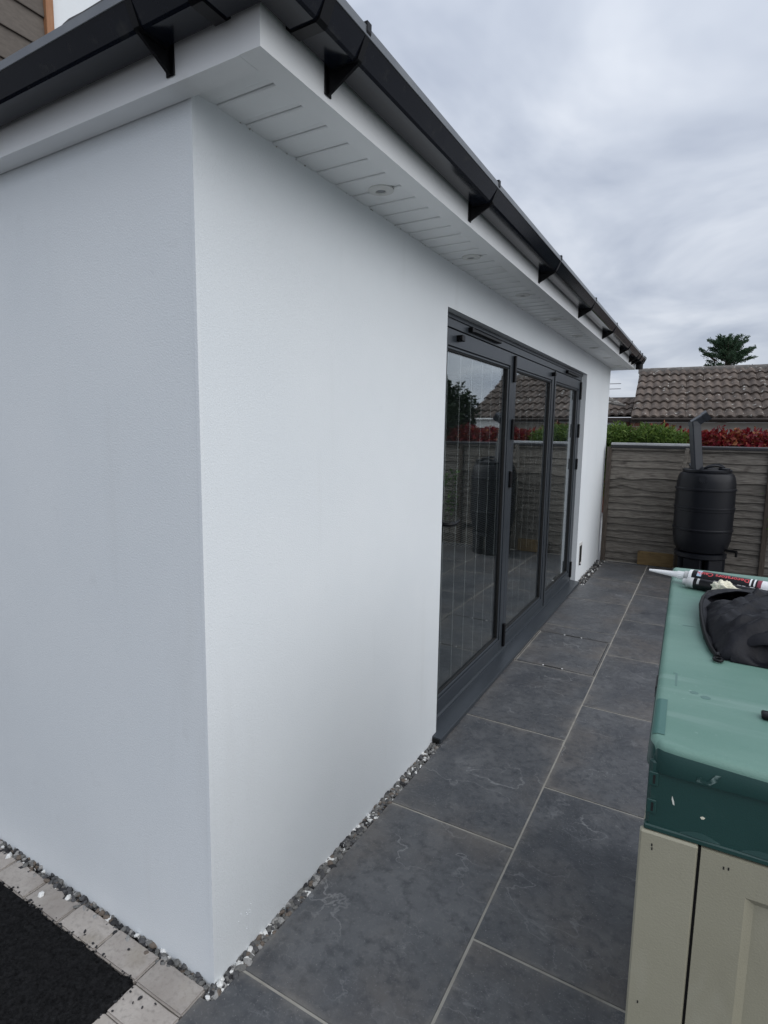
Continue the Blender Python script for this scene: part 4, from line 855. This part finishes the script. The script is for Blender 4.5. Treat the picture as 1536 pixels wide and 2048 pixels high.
def wrap_text(txt, parent, p0, d, r, start, size, th, m):
    """lettering printed round the tube; it runs from the tail towards the nozzle, its feet away from the camera"""
    cu = bpy.data.curves.new('lettering', 'FONT'); cu.body = txt; cu.size = size; cu.resolution_u = 2; cu.offset = size * .018
    ob = bpy.data.objects.new('lettering', cu); C.objects.link(ob); dg = bpy.context.evaluated_depsgraph_get(); me = bpy.data.meshes.new_from_object(ob.evaluated_get(dg)); bpy.data.objects.remove(ob)
    side = d.cross(Vector((0, 0, 1))).normalized()
    if side.y > 0: side = -side
    o_ = wloc(parent)
    bm = bmesh.new(); bm.from_mesh(me); bmesh.ops.triangulate(bm, faces=bm.faces[:]); bmesh.ops.subdivide_edges(bm, edges=[e for e in bm.edges if e.calc_length() > size * .25], cuts=1)
    for v in bm.verts:
        a = start - v.co.x; t_ = th + v.co.y / r; nrm = Vector((0, 0, 1)) * math.cos(t_) + side * math.sin(t_)
        v.co = p0 + d * a + nrm * (r + .0008) - o_
    bmesh.ops.recalc_face_normals(bm, faces=bm.faces[:]); bm.to_mesh(me); bm.free(); me.materials.clear(); me.materials.append(m); me.name = 'lettering'
    return link('lettering', me, parent)
wrap_text('Decorators Caulk', t1, p0, d, r1_, .149, .0185, R(20), M['tube_red'])
r2_ = .0165; B0 = Vector((1.082, .926, LZ + .0172)); B1 = Vector((1.322, .861, LZ + .0172))
t2, p0, d = cartridge('sealant_tube', B0, B1, r2_, 'dark sealant tube without nozzle, nearer of the two on the lid, half behind the jacket', None,
    [('body', .0, .245, M['tube_black'], 1)])
part('collar', MB().tube([p0 - d * .020, p0 - d * .019, p0 - d * .006, p0], [.012, .0155, .016, r2_ * .98], 24), M['clear_plastic'], t2, smooth=40)
part('thread', MB().tube([p0 - d * .030, p0 - d * .0205], [.0095, .0105], 16), M['clear_plastic'], t2, smooth=40)
wrap('label_patch', t2, p0, d, r2_, .010, .016, R(10), R(80), M['clear_plastic']); wrap('label_print', t2, p0, d, r2_, .050, .060, R(-20), R(-8), M['tube_white'])
for q in range(9): 
    a = .092 + q * .016 + rnd.uniform(-.003, .003); wrap('label_print', t2, p0, d, r2_, a, a + rnd.uniform(.006, .011), R(-12 + rnd.uniform(-14, 6)), R(2 + rnd.uniform(-4, 14)), M['tube_white'] if q % 2 else M['clear_plastic'])

# crumpled cream glove
gl = MB(); bm = bmesh.new(); bmesh.ops.create_icosphere(bm, subdivisions=5, radius=1)
for v in bm.verts:
    n_ = v.co.copy(); rr = 1 + .34 * fbm(n_.x * 2.3 + 4, n_.y * 2.3, n_.z * 2.3, 2) - .16 * abs(fbm(n_.x * 4 + 9, n_.y * 4, n_.z * 4, 3)) * 2
    tail = 1 + .85 * max(0, n_.x) ** 2
    v.co = Vector((n_.x * .030 * rr * tail, n_.y * .020 * rr, max(n_.z * .021 * rr * (1 - .55 * max(0, n_.x)), -.014)))
me = bpy.data.meshes.new('crumpled_glove'); bm.to_mesh(me); bm.free(); me.materials.append(M['glove']); me.polygons.foreach_set('use_smooth', [True] * len(me.polygons))
o = link('crumpled_glove', me, None, (1.158, .868, LZ + .0200)); o.scale = (1.2, 1.1, 1.3); o.rotation_euler = (0, 0, R(-22)); tag(o, 'crumpled cream latex glove on the lid between sealant tubes and jacket', 'glove')

# black jacket: folded cloth heaped on the lid
jk = thing('jacket', (1.36, .62, LZ), 'black jacket heaped on the green lid with its hood opening towards the wall', 'jacket')
def seg_d(p, a, b):
    ab = (b[0] - a[0], b[1] - a[1]); l2 = ab[0] ** 2 + ab[1] ** 2; t_ = max(0, min(1, ((p[0] - a[0]) * ab[0] + (p[1] - a[1]) * ab[1]) / l2)); return math.hypot(p[0] - a[0] - t_ * ab[0], p[1] - a[1] - t_ * ab[1]), t_
outl = [(1.136, .325), (1.123, .38), (1.113, .45), (1.105, .55), (1.103, .64), (1.108, .72), (1.120, .79), (1.142, .835), (1.175, .855), (1.22, .852), (1.30, .835), (1.42, .83), (1.58, .80), (1.66, .70), (1.68, .52), (1.64, .36), (1.52, .30), (1.40, .275), (1.30, .295), (1.22, .318), (1.165, .322)]
def inside(p):
    c_ = False; n_ = len(outl)
    for i in range(n_):
        a, b = outl[i], outl[(i + 1) % n_]
        if (a[1] > p[1]) != (b[1] > p[1]) and p[0] < (b[0] - a[0]) * (p[1] - a[1]) / (b[1] - a[1]) + a[0]: c_ = not c_
    return c_
def edge_d(p): return min(seg_d(p, outl[i], outl[(i + 1) % len(outl)])[0] for i in range(len(outl)))
FOLDS = [((1.148, .365), (1.46, .60), .034, .013), ((1.150, .40), (1.36, .72), .026, .010), ((1.14, .47), (1.30, .76), .022, .009), ((1.135, .55), (1.22, .70), .015, .007), ((1.30, .66), (1.60, .74), .020, .014), ((1.24, .80), (1.44, .72), .016, .010), ((1.17, .44), (1.42, .52), .018, .008), ((1.26, .60), (1.48, .68), .016, .008), ((1.22, .70), (1.36, .78), .014, .008), ((1.20, .52), (1.34, .60), .014, .006), ((1.24, .66), (1.30, .72), .012, .006)]
def jh(x, y):
    e_ = edge_d((x, y)); far = max(0, (y - .66) / .2); h = .050 * (1 - math.exp(-e_ / (.035 + .05 * far))) + .008 * (1 - math.exp(-e_ / .006))
    for a, b, hh, ww in FOLDS:
        dd, t_ = seg_d((x, y), a, b); h += hh * math.exp(-abs(dd / ww) ** 1.4) * (0.35 + .65 * t_) * min(1, e_ / .03)
    hx, hy = (x - 1.163) / .046, (y - .755) / .085; h -= .075 * math.exp(-(hx * hx + hy * hy) ** 2)      # hollow of the hood
    dd, t_ = seg_d((x, y), (1.215, .352), (1.60, .415)); h -= .034 * math.exp(-(dd / .026) ** 2)              # deep crease towards the camera
    h += .008 * fbm(x * 13, y * 13, 1.5) * min(1, e_ / .02) + .012 * (.35 - abs(fbm(x * 11 + y * 9, y * 17 - x * 7, 8.5, 2))) * min(1, e_ / .015)
    return max(h, .002)
st_ = .0062; vs = []; idx = {}; fs = []
gx = [1.085 + st_ * i for i in range(int(.61 / st_))]; gy = [.255 + st_ * j for j in range(int(.62 / st_))]
for i, x in enumerate(gx):
    for j, y in enumerate(gy):
        if inside((x, y)): idx[(i, j)] = len(vs); vs.append((x, y, LZ + jh(x, y)))
for (i, j) in idx:
    q = [(i, j), (i + 1, j), (i + 1, j + 1), (i, j + 1)]
    if all(k_ in idx for k_ in q): fs.append(tuple(idx[k_] for k_ in q))
from collections import Counter
ec = Counter()
for f in fs:
    for a, b in zip(f, f[1:] + f[:1]): ec[(a, b)] += 1
bd = [e_ for e_ in ec if (e_[1], e_[0]) not in ec]; low = {}
for a, b in bd:
    for q in (a, b):
        if q not in low: low[q] = len(vs); x, y, z = vs[q]; vs.append((x, y, LZ + .0006))
    fs.append((b, a, low[a], low[b]))
part('cloth', MB().add(vs, fs), M['jacket'], jk, smooth=75)
# piped rim of the hood, standing up from the lid
rimp = [(1.136, .322, .006), (1.124, .37, .010), (1.112, .45, .016), (1.104, .55, .024), (1.101, .64, .030), (1.106, .72, .030), (1.118, .79, .029), (1.140, .830, .027), (1.176, .846, .027), (1.225, .842, .032), (1.30, .835, .036)]
rp = []
for i in range(len(rimp) - 1):
    for s in range(4):
        t_ = s / 4; rp.append(tuple(rimp[i][q] * (1 - t_) + rimp[i + 1][q] * t_ for q in range(3)))
rp.append(rimp[-1]); rp = [(x, y, LZ + z) for x, y, z in rp]
part('hood_rim', MB().tube(rp, .0042, 8), M['piping'], jk, smooth=60)
vs = []; nn = len(rp)                                           # hem standing between lid and rim, and the inner facing
for i, (x, y, z) in enumerate(rp):
    tx, ty = rp[min(i + 1, nn - 1)][0] - rp[max(i - 1, 0)][0], rp[min(i + 1, nn - 1)][1] - rp[max(i - 1, 0)][1]; l_ = math.hypot(tx, ty); nx_, ny_ = ty / l_, -tx / l_
    wv_ = .003 * math.sin(i * 1.1) + .003 * math.sin(i * .47)
    vs += [(x - nx_ * .001, y - ny_ * .001, LZ + .0006), (x, y, z), (x + nx_ * .010, y + ny_ * .010, z - .004 + wv_), (x + nx_ * .026, y + ny_ * .026, max(z - .018 + wv_ * 1.5, LZ + .004)), (x + nx_ * .042, y + ny_ * .042, LZ + .003)]
part('hood_hem', MB().add(vs, [(5 * i + q, 5 * i + q + 1, 5 * i + 6 + q, 5 * i + 5 + q) for i in range(nn - 1) for q in range(4)]), M['jacket'], jk, smooth=75)
def flap(line, over, n_=22, name='fold'):
    """a fold of cloth: rises along a line, rolls over and hangs down on one side"""
    vs = []; ln = [Vector(p) for p in line]; o_ = Vector((*over, 0)); prof = [(-.55, -.020), (-.25, -.004), (0, .002), (.35, .001), (.75, -.004), (1.0, -.011), (1.02, -.016), (.9, -.015), (.55, -.010), (.1, -.008)]
    for s in range(n_ + 1):
        t_ = s / n_ * (len(ln) - 1); k_ = min(int(t_), len(ln) - 2); p = ln[k_].lerp(ln[k_ + 1], t_ - k_); en = math.sin(math.pi * min(max(s / n_, .04), .96)) ** .5
        for u_, z in prof:
            q = p + o_ * (u_ * en) ; vs.append((q.x, q.y, LZ + max(q.z + z + .0025 * fbm(s * .55 + p.x * 9, u_ * 1.6, 3.3), .003)))
    m_ = len(prof)
    return part(name, MB().add(vs, [(m_ * s + q, m_ * s + q + 1, m_ * s + m_ + q + 1, m_ * s + m_ + q) for s in range(n_) for q in range(m_ - 1)]), M['jacket'], jk, smooth=80)
vs = []; nA = 16; far = [(1.108, .735, .026), (1.118, .785, .029), (1.140, .828, .027), (1.176, .844, .027), (1.225, .840, .034), (1.275, .825, .050)]
near = [(1.110, .705, .022), (1.124, .738, .033), (1.150, .765, .040), (1.185, .768, .047), (1.225, .745, .054), (1.260, .700, .056)]
for s in range(nA + 1):
    t_ = s / nA * 5; q = min(int(t_), 4); f_ = t_ - q
    A_ = Vector(far[q]).lerp(Vector(far[q + 1]), f_); B_ = Vector(near[q]).lerp(Vector(near[q + 1]), f_)
    for u_ in (0, .25, .5, .75, 1.0, 1.06, 1.02, .8):
        p = A_.lerp(B_, min(u_, 1.0)) + (B_ - A_).normalized() * max(0, u_ - 1) * .05; p.z += .006 * math.sin(math.pi * min(u_, 1)) + .003 * fbm(s * .6, u_ * 2, 4.4)
        vs.append((p.x, p.y, LZ + p.z))
    for o_ in (2, 1): vs[-o_] = (vs[-o_][0], vs[-o_][1], vs[-o_][2] - (.005 if o_ == 2 else .009))
part('hood', MB().add(vs, [(8 * s + q, 8 * s + q + 1, 8 * s + 9 + q, 8 * s + 8 + q) for s in range(nA) for q in range(7)]), M['jacket'], jk, smooth=80)
flap([(1.152, .385, .034), (1.21, .408, .055), (1.30, .435, .068), (1.42, .462, .072), (1.60, .48, .070)], (.012, -.062))
flap([(1.150, .43, .036), (1.22, .50, .058), (1.31, .57, .068), (1.45, .63, .070)], (.010, -.022), name='fold')
tor = [(1.1375 + .0075 * math.cos(a), .313 + .010 * math.sin(a), LZ + .0045) for a in [2 * math.pi * q / 16 for q in range(17)]]
part('cord_toggle', MB().tube(tor, .0030, 8).tube([(1.136, .324, LZ + .006), (1.138, .336, LZ + .008)], .0055, 10), M['black_plastic'], jk, smooth=60)
part('drawcord', MB().tube([(1.30, .29, LZ + .006), (1.34, .20, LZ + .004), (1.33, .12, LZ + .003), (1.27, .085, LZ + .003), (1.215, .080, LZ + .003)], .0028, 8).box(1.196, 1.217, .068, .090, LZ + .0005, LZ + .009, .002), M['black_plastic'], jk, smooth=60)

# ================================================================== BEYOND THE FENCE
def leaves(n, gen, s0, s1, flat=0.0, asp=.55):
    """many small diamond leaves; gen() returns (point, outward normal)"""
    mb = MB(); v = mb.v; f = mb.f
    for _ in range(n):
        p, nr = gen(); s = rnd.uniform(s0, s1)
        a = Vector((rnd.gauss(0, 1), rnd.gauss(0, 1), rnd.gauss(0, 1) * (1 - flat))) + nr * .9; a.normalize()
        b = a.cross(Vector((rnd.gauss(0, 1), rnd.gauss(0, 1), rnd.gauss(0, 1)))).normalized(); i = len(v)
        bend = a.cross(b) * s * .12
        v.extend([tuple(p - a * s * .1), tuple(p + a * s * .45 + b * s * asp * .5 + bend), tuple(p + a * s), tuple(p + a * s * .45 - b * s * asp * .5 + bend)]); f.append((i, i + 1, i + 2)); f.append((i, i + 2, i + 3)); mb.mi += [0, 0]
    return mb
def lump_gen(lumps, shell=.35):
    ws = [l[3] * l[4] * l[5] for l in lumps]; tot = sum(ws)
    def g():
        r = rnd.uniform(0, tot); k_ = 0
        while r > ws[k_]: r -= ws[k_]; k_ += 1
        cx_, cy_, cz_, rx, ry, rz_ = lumps[k_]
        d = Vector((rnd.gauss(0, 1), rnd.gauss(0, 1), rnd.gauss(0, 1))).normalized(); q = 1 - shell * rnd.random() ** 1.6
        q *= 1 + .22 * fbm(d.x * 2.2 + cx_ * 3, d.y * 2.2, d.z * 2.2 + cz_)
        return Vector((cx_ + d.x * rx * q, cy_ + d.y * ry * q, cz_ + d.z * rz_ * q)), d
    return g
def stems(pts, base, parent, m=M['bark'], r=.012):
    mb = MB()
    for p in pts:
        b = Vector(base) + Vector((rnd.uniform(-.06, .06), rnd.uniform(-.06, .06), 0)); p = Vector(p); mid = (b + p) / 2 + Vector((rnd.uniform(-.06, .06), rnd.uniform(-.06, .06), .05)); mb.tube([b, mid, p], [r, r * .7, r * .3], 6)
    return part('stem', mb, m, parent)
# green hedge shrub left, red creeper right
gb_ = thing('shrub', (.35, 7.15, -.1), 'bright green conifer shrub showing over the fence beside the white wall', 'shrub')
lm = [(-.25 + .16 * i + rnd.uniform(-.03, .03), 7.12 + rnd.uniform(-.08, .12), 1.40 + rnd.uniform(-.09, .09), .17, .20, .22) for i in range(7)] + [(.50, 7.1, 1.44, .20, .22, .22), (.66, 7.08, 1.42, .17, .2, .21), (.05, 7.1, 1.45, .2, .2, .2), (.3, 7.3, 1.0, .5, .2, .45)]
part('foliage', leaves(15000, lump_gen(lm, .6), .035, .085, asp=.30), M['leaf_green'], gb_); stems([(l[0], l[1], l[2]) for l in lm[:10]], (.3, 7.2, -.1), gb_)
rc_ = thing('creeper', (1.8, 7.3, -.1), 'red autumn creeper hedge behind the fence right of the green shrub', 'hedge')
lm = [(.78 + .145 * i + rnd.uniform(-.03, .03), 7.22 + rnd.uniform(-.08, .08), 1.37 + .03 * math.sin(i * 1.9) + rnd.uniform(-.03, .03), .16, .17, .24) for i in range(17)] + [(1.05 + .3 * i, 7.3, 1.1, .3, .15, .35) for i in range(8)] + [(1.19, 7.12, 1.57, .05, .05, .09), (.60, 7.3, 1.60, .10, .08, .10), (.42, 7.32, 1.60, .08, .06, .08)]
part('foliage', leaves(24000, lump_gen(lm, .6), .034, .070, asp=.75), M['leaf_red'], rc_); stems([(l[0], l[1], l[2]) for l in lm[:16]], (1.8, 7.3, -.1), rc_, r=.010)
db_ = thing('bush', (2.65, 7.5, -.1), 'tall dark green bush right of the creeper, mirrored in the glass doors', 'bush')
lm = [(2.62 + rnd.uniform(-.35, .45), 7.5 + rnd.uniform(-.3, .4), .5 + .27 * i, .48 - .03 * i, .48 - .03 * i, .42) for i in range(8)]
part('foliage', leaves(26000, lump_gen(lm, .6), .04, .085, asp=.55), M['leaf_dark'], db_); part('trunk', MB().tube([(2.65, 7.5, -.1), (2.62, 7.5, 1.2), (2.66, 7.52, 2.3)], [.06, .045, .015], 8), M['bark'], db_)
lf = thing('climber', (1.80, 6.47, .2), 'few bright green leaves of a climber on the fence at the right edge', 'plant')
part('foliage', leaves(90, lump_gen([(1.71, 6.44, .97, .085, .05, .07), (1.80, 6.42, .90, .12, .06, .16), (1.82, 6.44, .6, .12, .06, .3)], .8), .035, .06, asp=.7), M['leaf_light'], lf)
part('stem', MB().tube([(1.82, 6.47, -.05), (1.80, 6.48, .5), (1.78, 6.48, .95), (1.70, 6.47, 1.0)], [.006, .005, .004, .002], 6), M['bark'], lf)

# neighbour's bungalow with its tiled roof
HX, HY = -.21, 11.0; hz = R(3.3)
bg_ = thing('bungalow', (HX, HY, -.1), 'neighbouring bungalow with weathered brown double-roman tiled roof beyond the red creeper', 'house', rz=hz)
def hp(name, mb, m, parent=bg_, smooth=None): return part(name, mb, m, parent, smooth, world=False)
TW, TG, PT = .30, .345, R(26.3); NC = 12; NRW = 7; ZE = 1.94      # heights measured above its own base
EW = NC * TW
def tile_mesh():
    prof = []
    for c0 in (0.0, .15):
        for s, h in ((.000, .000), (.018, .004), (.036, .020), (.055, .031), (.076, .034), (.097, .031), (.114, .020), (.130, .004)): prof.append((c0 + s + .006, h))
    prof.append((.304, .0)); n_ = len(prof); mb = MB()
    lower = [(a, 0, b + .046) for a, b in prof]; upper = [(a, .40, b + .006) for a, b in prof]; under = [(a, 0, b + .010) for a, b in prof]
    mb.add(lower + upper + under, [(i, i + 1, n_ + i + 1, n_ + i) for i in range(n_ - 1)] + [(2 * n_ + i, 2 * n_ + i + 1, i + 1, i) for i in range(n_ - 1)] + [(0, n_, 2 * n_), (n_ - 1, 3 * n_ - 1, 2 * n_ - 1)])
    return mb.mesh('roof_tile', M['tile'], smooth=50)
tm = tile_mesh()
for rI in range(NRW):
    for cI in range(NC):
        sl_ = TG * rI - .03
        o = link('roof_tile', tm, bg_, (TW * cI + rnd.uniform(-.004, .004), sl_ * math.cos(PT) + rnd.uniform(-.006, .006), ZE + sl_ * math.sin(PT) + rnd.uniform(-.004, .004)))
        o.rotation_euler = (PT, rnd.uniform(-.008, .008), rnd.uniform(-.012, .012))
SLn = TG * NRW; RZ = ZE + SLn * math.sin(PT) - .04; RY = SLn * math.cos(PT) - .02
for cI in range(9):
    xa = -.02 + cI * (EW + .04) / 9; mb = MB(); n_ = 9; L_ = (EW + .04) / 9 + .02
    vs = [(xa + t_ * L_, RY + (.115 + .004 * t_) * math.cos(math.pi * s / n_), RZ + (.105 + .004 * t_) * math.sin(math.pi * s / n_) - .01) for t_ in (0, 1) for s in range(n_ + 1)]
    o = hp('ridge_tile', mb.add(vs, [(s, s + 1, n_ + 2 + s, n_ + 1 + s) for s in range(n_)] + [tuple(range(n_ + 1))]), M['ridge'], smooth=60)
mb = MB(); mb.add([(0.01, -.02, ZE - .01), (EW, -.02, ZE - .01), (EW, RY, RZ - .02), (.01, RY, RZ - .02), (0.01, 2 * RY, ZE), (EW, 2 * RY, ZE)], [(0, 1, 2, 3), (3, 2, 5, 4), (0, 3, 4), (1, 5, 2)])
hp('roof', mb, M['brown_trim'])
hp('wall', MB().box(.16, EW - .1, .25, 2 * RY - .2, .0, ZE - .071), M['cream'])
hp('eave_board', MB().box(.0, 2.55, -.055, -.03, ZE - .072, ZE - .005, .002), M['brown_trim'])
hp('gutter', MB().box(.0, 2.55, -.125, -.0555, ZE - .040, ZE + .004, .012), M['brown_trim'])
hp('eave_board', MB().box(2.553, EW - .02, -.055, -.03, ZE - .20, ZE - .03, .002), M['white_trim'])
g_ = hp('gutter', MB().box(2.553, EW - .02, -.135, -.0555, ZE - .030, ZE + .010, .012), M['white_trim'])
hp('soffit', MB().box(.0, EW - .02, -.029, .249, ZE - .070, ZE - .058), M['brown_trim'])
for i in range(3):
    pass
zz = 0.0
for rI in range(24):                                            # brick pier at the left corner, brick by brick
    z = ZE - .075 - .075 * (rI + 1)
    if z < .0: break
    off_ = .055 if rI % 2 else 0
    for xa, xb in (((.0 , .105), (.115, .155)) if rI % 2 else ((0, .05), (.06, .155))):
        hp('brick', MB().box(xa, xb, .03, .15, z, z + .065, .003), M['brick'])
hp('pier', MB().box(.004, .151, .035, .2, 0, ZE - .08), M['grout'])
wf = hp('window', MB().box(1.35, 2.35, .235, .262, .75, 1.62, .004), M['white_trim']); 
for xx in (1.40, 1.875): hp('pane', MB().box(xx, xx + .425, .2325, .2345, .80, 1.57), M['window_glass'], wf) if False else None
hp('red_brick_wall', MB().box(2.6, EW - .09, .236, .2495, .0, ZE - .14), M['brick'])

# lower outbuilding with a pale hip, left of the bungalow
ob_ = thing('outbuilding', (-1.3, 12.2, -.1), 'low tiled outbuilding with pale hip ridge between white wall and bungalow', 'shed')
for rI in range(3):
    for cI in range(4):
        sl_ = .33 * rI
        o = link('roof_tile', tm, ob_, (-.02 + .30 * cI + rnd.uniform(-.004, .004), sl_ * math.cos(R(22)) - .45, 1.99 + sl_ * math.sin(R(22)))); o.rotation_euler = (R(22), 0, rnd.uniform(-.01, .01))
mb = MB(); mb.add([(-1.6, 11.78, 2.08 - .2), (-.1, 11.78, 1.88), (-.1, 12.9, 2.34), (-1.6, 12.9, 2.34)], [(0, 1, 2, 3)]); part('roof', mb, M['brown_trim'], ob_)
for i, (za, zb_) in enumerate(((2.255, 2.12), (2.215, 2.115), (2.165, 2.10))):
    part('hip_tile', MB().tube([(-.80, 11.72 - .02 * i, za + .04), (-.62, 11.72 - .02 * i, (za + zb_) / 2 + .015), (-.44 + .02 * i, 11.70 - .02 * i, zb_)], [.032, .028, .018], 8), M['ridge'], ob_, smooth=60)
part('fascia', MB().box(-1.6, -.18, 11.70, 11.73, 1.78, 1.86, .003), M['brown_trim'], ob_)
part('wall', MB().box(-1.6, -.2, 11.8, 12.9, -.1, 1.87), M['brick'], ob_)
wn = part('window', MB().box(-1.2, -.42, 11.765, 11.80, 1.05, 1.765, .004), M['window_glass'], ob_)
part('frame', MB().box(-1.24, -.38, 11.758, 11.77, 1.722, 1.77, .002), M['cap_grey'], wn); part('frame', MB().box(-.42, -.38, 11.758, 11.77, 1.03, 1.721, .002), M['cap_grey'], wn)
part('downpipe', MB().tube([(-.27, 11.68, 1.83), (-.27, 11.68, -.1)], .035, 8), M['black_plastic'], ob_)

# tv aerial far behind
ta = thing('tv_aerial', (-2.72, 25, -.1), 'thin tv aerial rods against the sky beside the white wall', 'aerial')
part('mast', MB().tube([(-2.72, 25, -.1), (-2.72, 25, 3.75)], .02, 6), M['steel'], ta)
for z in (3.57, 3.36): part('rod', MB().tube([(-2.78, 25, z), (-2.18, 25, z)], .014, 6), M['steel'], ta)

# cedar-like tree behind the bungalow
tr = thing('conifer_tree', (1.50, 28, -.1), 'dark layered conifer tree rising behind the bungalow ridge', 'tree')
part('trunk', MB().tube([(1.5, 28, -.1), (1.48, 28, 3.0), (1.52, 28, 4.6), (1.45, 28, 5.5)], [.22, .16, .10, .02], 10), M['bark'], tr, smooth=60)
br = MB(); tips = []
for q in range(105):
    z = rnd.uniform(3.2, 5.30); up = (5.6 - z) / 2.3; a = rnd.uniform(0, 6.283); Lb = (.30 + 1.15 * min(1, up * 1.35) ** .8) * rnd.uniform(.55, 1.0)
    b0_ = Vector((1.49 + .02 * math.sin(z * 3), 28, z)); tip = b0_ + Vector((math.cos(a) * Lb, math.sin(a) * Lb, rnd.uniform(.0, .22) + (.35 * (1 - up) if up < .55 else 0)))
    br.tube([b0_, (b0_ + tip) / 2 + Vector((0, 0, -.03)), tip], [.025, .016, .005], 5); tips.append((b0_, tip, Lb))
for dx, zt in ((-.17, 5.60), (.10, 5.66), (.34, 5.60), (.47, 5.35), (-.33, 5.33), (-.95, 5.12), (-.75, 4.95)):
    b0_ = Vector((1.45 + dx * .4, 28, 4.6)); tip = Vector((1.45 + dx, 28 + rnd.uniform(-.2, .2), zt)); br.tube([b0_, tip], [.03, .006], 5); tips.append((b0_ + (tip - b0_) * .3, tip, .8))
part('branch', br, M['bark'], tr)
tot = [t_[2] for t_ in tips]; cum = []; s_ = 0
for t_ in tot: s_ += t_; cum.append(s_)
import bisect
def tg():
    b0_, tip, Lb = tips[bisect.bisect(cum, rnd.uniform(0, s_ - 1e-6))]; t_ = rnd.random() ** .7 * .9 + .12
    p = b0_ + (tip - b0_) * t_; wd = .105 * (1.15 - t_) + .015
    return p + Vector((rnd.gauss(0, wd), rnd.gauss(0, wd), rnd.gauss(0, .028))), ((tip - b0_).normalized() * .9 + Vector((0, 0, .25)))
part('foliage', leaves(24000, tg, .05, .13, flat=.55, asp=.34), M['leaf_tree'], tr)
